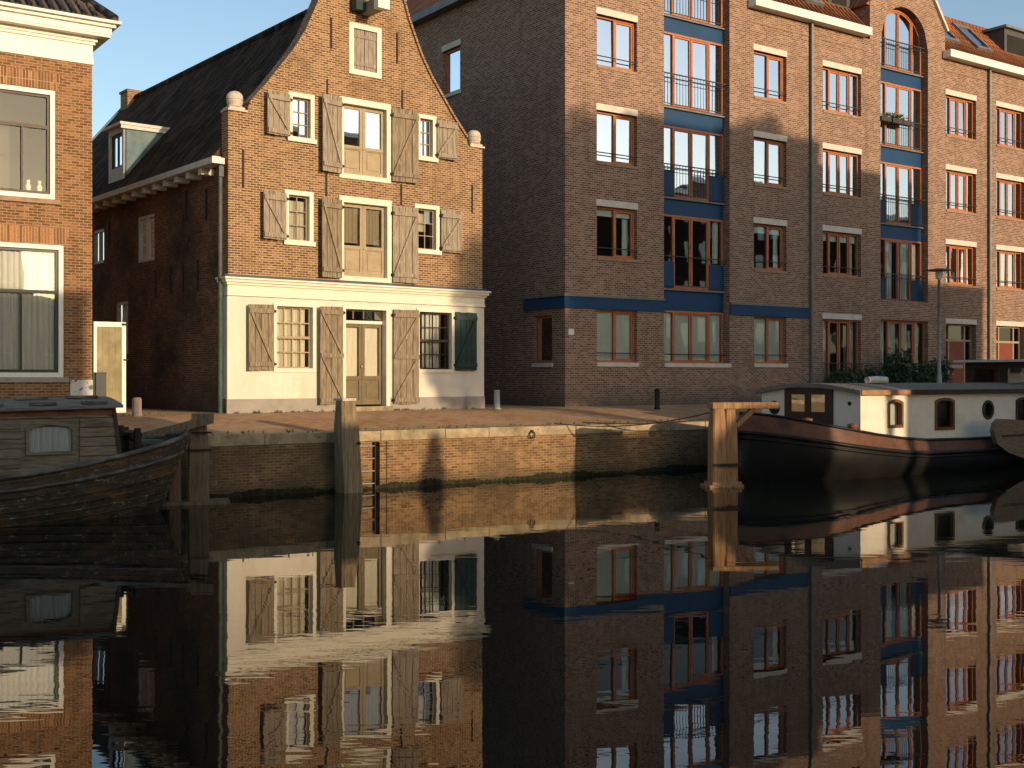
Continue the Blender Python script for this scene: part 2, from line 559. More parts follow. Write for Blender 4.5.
MT['plate'] = bw_plate()


def water_mat():
    m, nt, b, L = new_mat('still_canal_water')
    b.inputs['Base Color'].default_value = (0.006, 0.009, 0.006, 1)
    b.inputs['Roughness'].default_value = 0.0
    b.inputs['IOR'].default_value = 1.333
    tc = nt.nodes.new('ShaderNodeTexCoord')

    def layer(scale, stretch, rot, detail):
        mp = nt.nodes.new('ShaderNodeMapping')
        mp.inputs['Scale'].default_value = stretch
        mp.inputs['Rotation'].default_value = (0, 0, rot)
        L(tc.outputs['Object'], mp.inputs[0])
        n = nt.nodes.new('ShaderNodeTexNoise')
        n.inputs['Scale'].default_value = scale
        n.inputs['Detail'].default_value = detail
        L(mp.outputs[0], n.inputs['Vector'])
        return n.outputs[0]
    a = layer(1.0, (0.5, 1.3, 1), R(8), 2)
    c = layer(3.5, (0.45, 1.5, 1), R(-12), 2)
    patch = ramp(nt, layer(0.16, (1, 2.2, 1), R(20), 3), 0.42, 0.62)
    mul = nt.nodes.new('ShaderNodeMath'); mul.operation = 'MULTIPLY'
    L(c, mul.inputs[0]); L(patch, mul.inputs[1])
    mad = nt.nodes.new('ShaderNodeMath'); mad.operation = 'MULTIPLY_ADD'
    mad.inputs[1].default_value = 0.55
    L(mul.outputs[0], mad.inputs[0]); L(a, mad.inputs[2])
    fine = nt.nodes.new('ShaderNodeMath'); fine.operation = 'MULTIPLY'
    L(layer(9.0, (0.4, 1.6, 1), R(4), 3), fine.inputs[0]); L(ramp(nt, layer(0.3, (0.7, 1.8, 1), R(-15), 4), 0.45, 0.66), fine.inputs[1])
    mad2 = nt.nodes.new('ShaderNodeMath'); mad2.operation = 'MULTIPLY_ADD'; mad2.inputs[1].default_value = 0.12
    L(fine.outputs[0], mad2.inputs[0]); L(mad.outputs[0], mad2.inputs[2])
    bp = N(nt, 'ShaderNodeBump', Strength=1.0, Distance=0.0021)
    L(mad2.outputs[0], bp.inputs['Height'])
    L(bp.outputs[0], b.inputs['Normal'])
    return m


MT['water'] = water_mat()

# ---------------------------------------------------------------- frames of reference
QO, QD = Vector((-2.64, 24.98)), Vector((1.39, 1.0)).normalized()
QN = Vector((-QD.y, QD.x))
QA = math.atan2(QD.y, QD.x)


def q(s, n, z=0.0):
    p = QO + QD * s + QN * n
    return Vector((p.x, p.y, z))


def facade_angle(ratio):
    return math.atan2(1.0, ratio)


# ---------------------------------------------------------------- ground and water
mb = MB()
cols = [-900, -60, -20, -12, -9, -6, -3, 0, 3, 6, 9, 12, 16, 20, 30, 60, 900]
rows = [(0.5, 1.205), (2.2, 1.34), (3.6, 1.455), (5.2, 1.49), (12, 1.5), (40, 1.5), (900, 1.5)]
vs = [tuple(q(s, n, z)) for n, z in rows for s in cols]
nc = len(cols)
mb.add(vs, [(r * nc + i, r * nc + i + 1, (r + 1) * nc + i + 1, (r + 1) * nc + i) for r in range(len(rows) - 1) for i in range(nc - 1)])
tag(mb.build('street', MT['paving']), None, None, kind='structure')
mb = MB()
mb.quad(q(-900, -22.5, 0), q(900, -22.5, 0), q(900, 0.6, 0), q(-900, 0.6, 0))
tag(mb.build('canal_water', MT['water']), None, None, kind='structure')
mb = MB()
mb.quad(q(-900, -900, 1.0), q(900, -900, 1.0), q(900, -21.5, 1.0), q(-900, -21.5, 1.0))
mb.quad(q(-900, -21.5, 1.0), q(900, -21.5, 1.0), q(900, -21.5, -1), q(-900, -21.5, -1))
tag(mb.build('opposite_street', MT['paving']), None, None, kind='structure')

# ---------------------------------------------------------------- quay wall
quay = thing('quay_wall', 'low brick quay wall with stone coping along the canal edge', 'quay wall', q(0, 0, 0), QA)
LAD0, LAD1 = -0.36, -0.17
mb = MB()
mb.panel([(-60, -1), (70, -1), (70, 1.0), (-60, 1.0)], [rect(LAD0, LAD1, -0.9, 0.98)], 0, 0.25)
mb.box(LAD0 - .05, LAD1 + .05, 0.25, 0.3, -1, 1.0)
mb.build('wall', MT['quay_brick'], quay)
mb = MB()
x = -60.0
while x < 70:
    l = rnd.uniform(0.95, 1.6) if -8 < x < 20 else 4.0
    dz, dy = rnd.uniform(-.008, .008), rnd.uniform(-.012, .01)
    mb.box(x, x + l - 0.008, -0.03 + dy, 0.55, 1.0, 1.215 + dz)
    x += l
mb.build('coping', MT['coping'], quay, bevel=0.012)
mb = MB()
x = -12.0
while x < 30:
    l = rnd.uniform(0.02, 0.07)
    h = .09 + .035 * math.sin(x * 1.7) + .02 * math.sin(x * 6.1 + 1) + rnd.uniform(-.02, .02)
    mb.box(x, x + l - .001, -0.008 - rnd.uniform(0, .014), -.001, -0.3, h)
    x += l
mb.build('moss_band', MT['moss'], quay)
# white corner stone and a vertical joint beside the ladder
MB().box(-0.02, 0.0, -0.006, 0.0, -0.5, 1.0).build('expansion_joint', MT['iron'], quay)

lad = thing('iron_ladder', 'small iron ladder let into the quay beside the leaning pile', 'ladder', q(-0.52, -0.06, 0), QA)
mb = MB()
for sx in (-0.2, 0.2):
    mb.box(sx - .012, sx + .012, -.02, .02, -0.6, 0.97)
mb.build('stile', MT['iron'], lad)
for z in (0.12, 0.38, 0.64, 0.9):
    MB().tube([(-.2, 0, z), (.2, 0, z)], 0.014, 8).build('rung', MT['steel'], lad)


# ---------------------------------------------------------------- window and shutter builders
def pane_mesh(mb, poly, y, lean=0.0):
    """one pane, a hair out of true like real glazing"""
    tx, tz = rnd.gauss(lean, .004), rnd.gauss(0, .004)
    cx = sum(p[0] for p in poly) / len(poly)
    cz = sum(p[1] for p in poly) / len(poly)
    mb.add([(x, y + (x - cx) * tx + (z - cz) * tz, z) for x, z in poly], [tuple(range(len(poly)))])


def drape(x0, x1, z0, z1, y, amp=0.03, per=0.11):
    mb = MB()
    n = max(6, int((x1 - x0) / per * 8))
    ph = rnd.uniform(0, 6)
    vs = []
    for i in range(n + 1):
        x = x0 + (x1 - x0) * i / n
        o = amp * math.sin(ph + 2 * math.pi * (x - x0) / per) + amp * .5 * math.sin(ph * 2 + 2.3 * (x - x0) / per)
        vs += [(x, y + o * 1.2, z0), (x, y + o, z1)]
    mb.add(vs, [(2 * i, 2 * i + 2, 2 * i + 3, 2 * i + 1) for i in range(n)])
    return mb


def sash_window(parent, x0, x1, z0, z1, y, frame_m, glass_m, cols=2, rows=3, fw=0.06, bar=0.022, proud=0.0):
    """a fixed or sash window: frame ring with glazing bars, pane behind"""
    ow, oz = x1 - x0, z1 - z0
    mb = MB()
    ix0, ix1, iz0, iz1 = x0 + fw, x1 - fw, z0 + fw, z1 - fw
    holes = []
    for i in range(cols):
        for j in range(rows):
            a = ix0 + (ix1 - ix0) * i / cols + (bar / 2 if i else 0)
            b = ix0 + (ix1 - ix0) * (i + 1) / cols - (bar / 2 if i < cols - 1 else 0)
            c = iz0 + (iz1 - iz0) * j / rows + (bar / 2 if j else 0)
            d = iz0 + (iz1 - iz0) * (j + 1) / rows - (bar / 2 if j < rows - 1 else 0)
            holes.append(rect(a, b, c, d))
    mb.panel(rect(x0, x1, z0, z1), holes, y, 0.045, edge=0.05)
    w = mb.build('window', frame_m, parent)
    mb = MB()
    for h in holes:
        pane_mesh(mb, h, y + 0.03)
    mb.build('pane', glass_m, w)
    return w


def surround(parent, x0, x1, z0, z1, wd, y0, y1, m, sill=True):
    mb = MB()
    mb.panel(rect(x0, x1, z0, z1), [rect(x0 + wd, x1 - wd, z0 + wd, z1 - wd)], y0, y1 - y0, edge=y1 - y0)
    if sill:
        mb.box(x0 - .04, x1 + .04, y0 - .05, y0 - .003, z0 - .02, z0 + wd * .8)
    return mb.build('window_frame', m, parent, bevel=0.006)


def shutter(parent, hx, side, wd, z0, z1, ang, m, y=-0.05, mid=False, boards=4, nails=True):
    """ledged and braced board shutter hung at hx, opened to 'side' (-1 left, +1 right), 'ang' degrees off the wall"""
    mb = MB()
    h = z1 - z0
    for i in range(boards):
        a, b = wd * i / boards, wd * (i + 1) / boards
        dz = rnd.uniform(0, .015)
        mb.box(a + .006, b - .006, -.028, 0, dz, h - rnd.uniform(0, .015))
    lz = [h * .09, h * .86] if h < 1.4 else [h * .10, h * .90]
    if mid:
        lz = [h * .045, h * .5, h * .94]
    for z in lz:
        mb.box(.01, wd - .01, -.072, -.029, z - .055, z + .055)
    segs = list(zip(lz[:-1], lz[1:]))
    for a, b in segs:
        mb.bar((.06, -.05, a + .06), (wd - .07, -.05, b - .06), .065, .04, up=(0, 1, 0))
    if side < 0:
        mb.v = [(-x, yy, z) for x, yy, z in mb.v]
        mb.f = [tuple(reversed(f)) for f in mb.f]
    o = mb.build('shutter', m, parent, loc=(hx, y, z0), rot=(0, 0, -side * R(ang)))
    for z in (lz[0], lz[-1]):
        MB().box(-.03, .03, -.076, .02, z - .03, z + .03).build('hinge', MT['iron'], o)
    return o


def french_door(parent, x0, x1, z0, z1, y, m, glass_m, split=0.42, back=None):
    """two-leaf door, glazed above and panelled below"""
    mid = (x0 + x1) / 2
    for a, b in ((x0, mid - .004), (mid + .004, x1)):
        h = z1 - z0
        zs = z0 + h * split
        st = .085
        g = rect(a + st, b - st, zs + .05, z1 - .09)
        pn = rect(a + st, b - st, z0 + .12, zs - .06)
        mb = MB()
        mb.panel(rect(a, b, z0, z1), [g, pn], y, [.05, .025], edge=.05)
        mb.box(a + st, b - st, y + .025, y + .045, z0 + .12, zs - .06)
        mb.box(a + st + .05, b - st - .05, y + .008, y + .025, z0 + .18, zs - .12)
        mb.box(a + .01, b - .01, y - .02, y, zs - .035, zs + .005)
        d = mb.build('door', m, parent, bevel=0.004)
        p = MB()
        pane_mesh(p, g, y + .03)
        p.build('pane', glass_m, d)


# ---------------------------------------------------------------- the gabled warehouse
WA = facade_angle(1.2525)
ware = thing('warehouse', 'old orange brick gabled warehouse with wooden shutters and cream ground floor', 'building', (-6.73, 28.07, 0), WA)
WW = 7.56
gl = [(0.0, 8.68), (0.5, 8.72), (0.54, 8.9), (0.99, 9.42), (1.36, 9.9), (1.74, 10.4), (2.05, 10.9), (2.3, 11.45), (2.44, 11.77), (2.62, 12.3), (2.76, 12.9), (2.85, 13.5)]
gr = [(WW - x, z) for x, z in gl]
outline = [(0, 1.3), (WW, 1.3)] + gr + gl[::-1]
W_OPEN = dict(
    attic=(3.3, 4.26, 10.08, 11.39), l3=(1.58, 2.3, 8.16, 9.36), r3=(5.36, 5.99, 8.13, 9.35), d3=(3.01, 4.55, 7.4, 9.46),
    l2=(1.48, 2.27, 5.61, 6.94), r2=(5.3, 6.1, 5.65, 6.95), d2=(3.01, 4.57, 4.8, 6.95),
    gl=(1.17, 2.26, 2.5, 4.14), gr=(5.37, 6.5, 2.5, 4.15), gd=(3.07, 4.5, 1.56, 4.16))
holes = [rect(*v) for v in W_OPEN.values()]
mb = MB()
mb.panel(outline, holes, 0, 0.3, edge=0.35)
mb.panel(outline, holes, 0.35, 0)
mb.build('front_wall', MT['old_brick'], ware)
# raked brick coping that follows the gable
mb = MB()
for side in (0, 1):
    pts = [(x if not side else WW - x, z) for x, z in gl[2:]]
    for (xa, za), (xb, zb) in zip(pts[:-1], pts[1:]):
        mb.bar((xa, 0.16, za + .02), (xb, 0.16, zb + .02), 0.44, 0.06, up=(0, 0, 1))
mb.box(2.75, WW - 2.75, -.08, .42, 13.5, 13.62)
mb.build('gable_coping', MT['old_brick'], ware)
# side and rear walls


def left_tf(a, d, z):            # panel seen from the -x side: a runs along +y, depth along +x
    return (d, a, z)


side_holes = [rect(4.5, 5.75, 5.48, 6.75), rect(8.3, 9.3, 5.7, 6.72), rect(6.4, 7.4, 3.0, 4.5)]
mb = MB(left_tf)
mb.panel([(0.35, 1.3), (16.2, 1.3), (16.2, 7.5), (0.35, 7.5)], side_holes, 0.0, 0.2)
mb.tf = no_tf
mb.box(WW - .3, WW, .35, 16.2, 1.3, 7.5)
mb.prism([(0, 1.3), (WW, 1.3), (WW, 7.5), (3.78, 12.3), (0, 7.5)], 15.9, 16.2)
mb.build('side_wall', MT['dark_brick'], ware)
for (x0, z0), _, (x1, z1), _ in side_holes:
    mb = MB(left_tf)
    mb.panel(rect(x0, x1, z0, z1), [rect(x0 + .09, (x0 + x1) / 2 - .04, z0 + .09, z1 - .09), rect((x0 + x1) / 2 + .04, x1 - .09, z0 + .09, z1 - .09)], 0.04, .06, edge=.1)
    fr = mb.build('window', MT['grey_white'], ware)
    mb = MB(left_tf)
    mb.panel(rect(x0 + .09, x1 - .09, z0 + .09, z1 - .09), [], 0.09, 0)
    mb.build('pane', MT['glass'], fr)
mb = MB()
for y, z in ((1.2, 6.6), (2.4, 6.7), (7.9, 6.5), (1.7, 4.9), (2.6, 4.9), (3.4, 4.9), (4.4, 4.85)):
    mb.box(-.03, 0, y - .03, y + .03, z - .4, z + .35)
mb.build('wall_anchor', MT['iron'], ware)
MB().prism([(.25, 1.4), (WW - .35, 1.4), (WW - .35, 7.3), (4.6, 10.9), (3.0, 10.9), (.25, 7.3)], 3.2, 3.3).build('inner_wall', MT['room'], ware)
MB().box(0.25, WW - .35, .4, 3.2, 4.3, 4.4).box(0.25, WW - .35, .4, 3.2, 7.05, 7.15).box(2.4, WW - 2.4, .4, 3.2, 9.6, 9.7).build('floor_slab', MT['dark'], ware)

# roof
slope = (12.42 - 7.5) / (3.78 + .3)
rx = [(-.32, 7.5), (3.78, 12.42), (WW + .3, 7.5), (WW + .15, 7.5), (3.78, 12.26), (-.15, 7.5)]
mb = MB()
n = 40
for k in range(0, 1):
    pass
mb.prism(rx, 0.36, 16.35)
roof = mb.build('roof', MT['roof_dark'], ware)
mb = MB()
mb.tube([(3.78, .3, 12.43), (3.78, 16.4, 12.43)], .11, 8)
mb.build('ridge_tile', MT['roof_dark'], roof)
MB().prism([(-.4, 7.42), (3.78, 12.5), (3.78, 12.3), (-.2, 7.42)], 16.36, 16.5).build('bargeboard', MT['lead'], roof)
MB().box(3.45, 4.1, 15.6, 16.3, 11.8, 12.62).box(3.41, 4.14, 15.56, 16.34, 12.62, 12.7).build('chimney', MT['old_brick'], roof)
# gutter on brackets
MB().box(-.42, -.08, .0, 16.2, 7.38, 7.53).build('gutter', MT['grey_white'], ware, bevel=0.01)
for i in range(20):
    y = .75 + i * .72
    MB().box(-.34, -.005, y, y + .2, 7.22, 7.375).build('gutter_bracket', MT['lintel'], ware)
MB().box(-.42, -.2, -.04, -.003, 7.38, 7.54).build('gutter_end', MT['white'], ware)
MB().tube([(-.14, .13, 7.38), (-.14, .13, 4.6)], .05, 10).box(-.2, -.08, .06, .2, 7.1, 7.35).build('downpipe', MT['pipe'], ware)
MB().tube([(-.14, .13, 4.6), (-.14, .13, 1.45)], .052, 10).build('downpipe_foot', MT['copper'], ware)
# dormer
dm = MB()
dz0 = 7.62
dm.add([(.1, 6.95, dz0), (.1, 6.95, 9.5), (1.37, 6.95, 9.5)], [(0, 1, 2)])
dm.add([(.1, 8.15, dz0), (.1, 8.15, 9.5), (1.37, 8.15, 9.5)], [(0, 1, 2)])
dorm = dm.build('dormer', MT['lead'], ware)
dm = MB(left_tf)
dm.panel(rect(6.95, 8.15, dz0, 9.5), [rect(7.09, 8.01, 8.35, 9.33)], .08, .1, edge=.1)
dm.build('dormer_front', MT['grey_white'], dorm)
dm = MB(left_tf)
dm.panel(rect(7.09, 8.01, 8.35, 9.33), [rect(7.16, 7.53, 8.42, 9.26), rect(7.57, 7.94, 8.42, 9.26)], .13, .04)
fr = dm.build('sash', MT['dark_wood'], dorm)
dm = MB(left_tf)
dm.panel(rect(7.12, 7.98, 8.38, 9.3), [], .16, 0)
dm.build('dormer_pane', MT['mirror'], dorm)
MB().box(-.06, 1.5, 6.84, 8.26, 9.5, 9.58).box(-.02, 1.42, 6.87, 6.93, 9.4, 9.498).build('dormer_roof', MT['grey_white'], dorm)
MB().box(1.4, 1.48, 6.85, 6.93, 9.3, 9.49).build('dormer_spout', MT['dark'], dorm)

# stone finials on the shoulders
for cx in (0.23, WW - .2):
    mb = MB()
    mb.box(cx - .25, cx + .25, -.05, .40, 8.68, 8.73)
    mb.box(cx - .2, cx + .2, -.01, .36, 8.73, 8.79)
    mb.lathe([(.17, 0), (.19, .03), (.165, .05), (.19, .10), (.20, .15), (.185, .17), (.20, .19), (.195, .26), (.17, .32), (.11, .37), (.04, .39), (.01, .39)], (cx, .13, 8.79), 20)
    mb.build('finial', MT['stone'], ware, smooth=False)

# cornice and cream plaster ground floor
gh = [rect(*W_OPEN[k]) for k in ('gl', 'gr')] + [rect(W_OPEN['gd'][0], W_OPEN['gd'][1], 1.4, W_OPEN['gd'][3])]
g = W_OPEN
mb = MB()
gd = g['gd']
mb.panel([(-.03, 1.82), (gd[0], 1.82), (gd[0], gd[3]), (gd[1], gd[3]), (gd[1], 1.82), (WW + .03, 1.82), (WW + .03, 4.27), (-.03, 4.27)],
         [rect(*g['gl']), rect(*g['gr'])], -.04, .04, edge=.04)
mb.box(-.04, -.001, -.038, .34, 1.82, 4.27)
mb.build('plaster_front', MT['plaster'], ware)
MB().box(-.06, gd[0], -.06, -.001, 1.3, 1.818).build('plinth', MT['plinth'], ware)
MB().box(gd[1], WW + .04, -.06, -.001, 1.3, 1.818).build('plinth', MT['plinth'], ware)
mb = MB()
for y, z0, z1, e in ((-.07, 4.28, 4.36, .05), (-.055, 4.36, 4.54, .04), (-.10, 4.54, 4.60, .08), (-.15, 4.60, 4.67, .13), (-.2, 4.67, 4.72, .17)):
    mb.box(-e, WW + e, y, -.002, z0, z1)
    mb.box(-e, -.002, -.002, .35, z0, z1)
mb.build('cornice', MT['cream'], ware, bevel=0.008)
MB().quad((-.16, -.195, 4.726), (WW + .16, -.195, 4.726), (WW + .1, -.003, 4.79), (-.1, -.003, 4.79)).build('cornice_flashing', MT['lead'], ware)

# openings of the upper floors
x0, x1, z0, z1 = g['attic']
surround(ware, x0, x1, z0, z1, .13, -.03, .12, MT['cream'], sill=False)
for a, b in ((x0 + .13, (x0 + x1) / 2 - .006), ((x0 + x1) / 2 + .006, x1 - .13)):
    mb = MB()
    for i in range(3):
        mb.box(a + (b - a) * i / 3 + .003, a + (b - a) * (i + 1) / 3 - .003, .03, .06, z0 + .13, z1 - .13)
    for zz in (z0 + .3, z1 - .3):
        mb.box(a, b, .012, .029, zz - .05, zz + .05)
    mb.build('attic_shutter', MT['grey_shutter'], ware)
for k, sh in (('l3', -1), ('r3', 1), ('l2', -1), ('r2', 1)):
    x0, x1, z0, z1 = g[k]
    surround(ware, x0, x1, z0, z1, .11, -.03, .14, MT['cream'])
    sash_window(ware, x0 + .11, x1 - .11, z0 + .11, z1 - .11, .10, MT['door_tan'], MT['mirror'] if '3' in k else MT['glass'], 2, 3, .035, .02)
for k in ('d3', 'd2'):
    x0, x1, z0, z1 = g[k]
    mb = MB()
    mb.panel(rect(x0, x1, z0, z1), [rect(x0 + .13, x1 - .13, z0 + .12, z1 - .16)], -.03, .2, edge=.2)
    mb.build('door_frame', MT['cream'], ware, bevel=0.006)
    french_door(ware, x0 + .13, x1 - .13, z0 + .12, z1 - .16, .12, MT['door_tan'], MT['mirror'] if k == 'd3' else MT['glass'], .40)
shutter(ware, 1.6, -1, .67, 8.22, 9.28, 8, MT['pale_shutter'])
shutter(ware, 5.99, 1, .64, 8.22, 9.26, 5, MT['pale_shutter'])
shutter(ware, 1.5, -1, .67, 5.68, 6.86, 8, MT['pale_shutter'])
shutter(ware, 6.12, 1, .68, 5.72, 6.86, 4, MT['pale_shutter'])
shutter(ware, 3.06, -1, .64, 7.48, 9.42, 11, MT['pale_shutter'])
shutter(ware, 4.56, 1, .80, 7.46, 9.38, 4, MT['shutter'])
shutter(ware, 3.06, -1, .65, 4.84, 6.84, 10, MT['shutter'])
shutter(ware, 4.58, 1, .77, 4.82, 6.83, 4, MT['pale_shutter'])
for k, za, zb_, xa, xb in (('d2', .99, .06, .24, .24), ('l2', .12, .12, .13, .13), ('r2', .6, .12, .15, .3)):  # cloth added behind these panes; its tone stands in for reflected sky
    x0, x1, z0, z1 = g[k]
    drape(x0 + xa, x1 - xb, z0 + za, z1 - zb_ - .1, .21, .012, .1).build('curtain', MT['cream_blind' if k != 'd2' else 'reflection_cloth'], ware)
# ground floor
x0, x1, z0, z1 = g['gl']
surround(ware, x0 - .02, x1 + .06, z0 - .03, z1 + .03, .09, -.075, .1, MT['cream'], sill=False)
w1 = sash_window(ware, x0 + .07, x1 - .03, z0 + .06, z1 - .06, .07, MT['door_tan'], MT['clear'], 4, 4, .04, .028)
MB().box(x0 + .07, x1 - .03, .045, .069, (z0 + z1) / 2 - .03, (z0 + z1) / 2 + .035).build('meeting_rail', MT['door_tan'], w1)
drape(x0 + .05, x0 + .95, z0, z1, .17, .02, .11).build('curtain', MT['cream_blind'], w1)
x0, x1, z0, z1 = g['gr']
surround(ware, x0 - .04, x1 + .06, z0 - .03, z1 + .03, .09, -.075, .1, MT['cream'], sill=False)
w1 = sash_window(ware, x0 + .05, x1 - .03, z0 + .06, z1 - .06, .07, MT['dark_wood'], MT['clear'], 4, 4, .04, .022)
MB().box(x0 + .05, x1 - .03, .045, .069, (z0 + z1) / 2 - .03, (z0 + z1) / 2 + .035).build('meeting_rail', MT['dark_wood'], w1)
drape(x0 + .3, x0 + .9, z0, z1, .22, .02, .1).build('curtain', MT['curtain'], w1)
x0, x1, z0, z1 = gd
mb = MB()
mb.panel([(x0, z0), (x0 + .1, z0), (x0 + .1, z1 - .08), (x1 - .12, z1 - .08), (x1 - .12, z0), (x1, z0), (x1, z1), (x0, z1)], [], -.075, 0, edge=.3)
mb.box(x0 + .1, x1 - .12, .1, .2, 3.72, 3.80)
mb.build('door_frame', MT['cream'], ware)
mb = MB()
mb.panel(rect(x0 + .1, x1 - .12, 3.80, z1 - .08), [rect(x0 + .14 + i * .31, x0 + .41 + i * .31, 3.84, z1 - .12) for i in range(4)], .12, .04)
tl = mb.build('transom_window', MT['door_olive'], ware)
mb = MB()
mb.panel(rect(x0 + .1, x1 - .12, 3.80, z1 - .08), [], .15, 0)
mb.build('pane', MT['glass'], tl)
french_door(ware, x0 + .1, x1 - .12, z0 + .08, 3.72, .15, MT['door_olive'], MT['clear'], .33)
MB().box(x0 + .15, x1 - .16, .23, .24, 2.35, 3.7).build('door_blind', MT['cream_blind'], ware)
MB().lathe([(.015, 0), (.035, .03), (.03, .06), (.005, .07)], (0, 0, 0), 10).build('door_knob', MT['steel'], ware, loc=((x0 + x1) / 2 - .04, .15, 2.62), rot=(R(90), 0, 0))
MB().box(x0 + .02, x1 - .02, -.25, .15, 1.45, 1.6).build('doorstep', MT['coping'], ware, bevel=.01)
shutter(ware, 1.15, -1, .71, 2.5, 4.1, 5, MT['shutter'], y=-.085)
shutter(ware, 3.07, -1, .72, 1.66, 4.12, 7, MT['shutter'], y=-.085, mid=True)
shutter(ware, 4.58, 1, .77, 1.64, 4.12, 4, MT['shutter'], y=-.085, mid=True)
shutter(ware, 6.56, 1, .70, 2.52, 4.12, 4, MT['green_shutter'], y=-.085)
# wall anchors
for x, za, zb in ((.38, 6.87, 7.78), (7.2, 6.87, 7.64), (2.78, 10.62, 11.39), (4.75, 10.58, 11.37), (2.67, 9.40, 9.83), (4.91, 9.40, 9.9), (2.64, 6.89, 7.45), (4.88, 6.87, 7.42)):
    MB().box(x - .02, x + .02, -.03, -.001, za, zb).build('wall_anchor', MT['iron'], ware)
# hoisting beam under the gable top
MB().box(3.64, 3.9, -.85, 0, 11.62, 11.9).build('hoist_beam', MT['grey_shutter'], ware)
MB().box(3.60, 3.94, -.92, -.72, 11.6, 11.96).build('hoist_cap', MT['white'], ware)
MB().box(3.34, 3.62, -.3, -.001, 11.66, 12.1).build('hoist_block', MT['green_shutter'], ware)

# ---------------------------------------------------------------- the brick house on the left
LA = facade_angle(1.45)
lh = thing('brick_house', 'orange brick house with white cornice and tall white framed windows', 'building', (-10.0, 28.2, 0), LA)
LX = -8.2
lw = [(-2.28, -.84, 6.5, 9.05), (-2.51, -.65, 2.34, 5.44), (-6.0, -4.5, 6.5, 9.05), (-6.2, -4.3, 2.34, 5.44)]
mb = MB()
mb.panel([(LX, 1.2), (0, 1.2), (0, 9.8), (LX, 9.8)], [rect(*v) for v in lw], 0, .3)
mb.box(-.3, 0, .3, 10, 1.2, 9.8)
mb.quad((0, 0, 1.2), (0, .3, 1.2), (0, .3, 9.8), (0, 0, 9.8))
mb.box(LX, LX + .3, .3, 10, 1.2, 9.8)
mb.box(LX + .3, -.3, 9.7, 10, 1.2, 9.8)
mb.build('wall', MT['house_brick'], lh)
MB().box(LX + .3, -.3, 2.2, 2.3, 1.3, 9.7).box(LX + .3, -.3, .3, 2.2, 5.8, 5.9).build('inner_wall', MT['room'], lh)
mb = MB()
for e, z0, z1 in ((.03, 9.78, 9.93), (.015, 9.93, 10.24), (.06, 10.24, 10.31), (.34, 10.40, 10.46), (.36, 10.46, 10.62), (.44, 10.62, 10.70), (.54, 10.70, 10.77)):
    mb.box(LX, e, -e, -.002, z0, z1)
    mb.box(.002, e, -.002, 10 + e, z0, z1)
mb.box(LX, .10, -.10, -.002, 10.31, 10.4)
mb.box(.002, .10, -.002, 10.1, 10.31, 10.4)
mb.build('cornice', MT['white'], lh, bevel=0.006)
mb = MB()
mb.add([(LX, -.42, 10.79), (.42, -.42, 10.79), (.42, 10.4, 10.79), (LX, 10.4, 10.79), (LX + 3, 4.9, 14.6), (-2.6, 4.9, 14.6)],
       [(0, 1, 5, 4), (1, 2, 5), (2, 3, 4, 5), (3, 0, 4), (0, 3, 2, 1)])
r = mb.build('roof', MT['roof_grey'], lh)
# rolled pantile rows standing proud of the front slope and the hip
mb = MB()
for i in range(34):
    x = LX + .1 + i * .245
    if x > .3:
        break
    t = min(1.0, max(0.02, (.42 - x) / 3.02))
    mb.tube([(x, -.40, 10.82), (x, -.40 + 5.3 * t, 10.82 + 3.8 * t)], .07, 6)
mb.tube([(.42, -.42, 10.84), (-2.6, 4.9, 14.65)], .11, 8)
mb.build('roof_tile_roll', MT['roof_grey'], r, smooth=True)
for i, (x0, x1, z0, z1) in enumerate(lw):
    mb = MB()
    mb.panel(rect(x0, x1, z0, z1), [rect(x0 + .11, x1 - .11, z0 + .11, z1 - .11)], .02, .12, edge=.14)
    wf = mb.build('window', MT['white'], lh, bevel=0.006)
    zt = z0 + (z1 - z0) * (.655 if i % 2 == 0 else .64)
    ix0, ix1 = x0 + .11, x1 - .11
    m_ = (ix0 + ix1) / 2
    fm = MT['dark_wood'] if i % 2 == 0 else MT['green_shutter']
    hs = [rect(ix0 + .06, m_ - .02, z0 + .18, zt - .03), rect(m_ + .02, ix1 - .06, z0 + .18, zt - .03), rect(ix0 + .06, ix1 - .06, zt + .05, z1 - .17)]
    mb = MB()
    mb.panel(rect(ix0, ix1, z0 + .11, z1 - .11), hs, .08, .06)
    mb.build('sash', fm, wf)
    mb = MB()
    for h in hs:
        pane_mesh(mb, h, .12, .03 if i % 2 == 0 else 0.0)
    mb.build('pane', MT['faint'] if i % 2 == 0 else MT['clear'], wf)
    if i % 2:
        drape(ix0 + .06, ix1 - .06, z0 + .16, z1 - .16, .19, .022, .13).build('curtain', MT['curtain'], wf)
    else:
        mb = MB()
        for px in (x1 - .55, x1 - .3):
            mb.lathe([(.05, 0), (.07, .1), (.03, .16), (.05, .24)], (px, .25, z0 + .2), 10)
        mb.box(ix0, ix1, .2, .35, z0 + .12, z0 + .19)
        mb.build('window_ornament', MT['cream'], wf)
    # flat arch of upright bricks and the sill
    MB().prism([(x0 - .02, z1 + .005), (x1 + .02, z1 + .005), (x1 + .18, z1 + .4), (x0 - .18, z1 + .4)], -.012, -.001).build('flat_arch', MT['soldier'], lh)
    MB().box(x0 - .1, x1 + .1, -.06, .02, z0 - .12, z0 - .005).build('sill', MT['sill'] if i % 2 == 0 else MT['plinth'], lh, bevel=.006)
MB().box(.001, .18, 2.2, 9, 8.9, 9.15).box(.001, .3, 2.1, 9, 9.15, 9.25).build('side_gutter', MT['white'], lh)
pl = MB().box(-.26, .26, -.03, 0, -.2, .2).build('metal_plate', MT['plate'], None)
lf = Matrix.Translation((-10.0, 28.2, 0)) @ Matrix.Rotation(LA, 4, 'Z')
pl.location = lf @ Vector((-.25, -.004, 2.08))
pl.rotation_euler = (0, 0, LA)
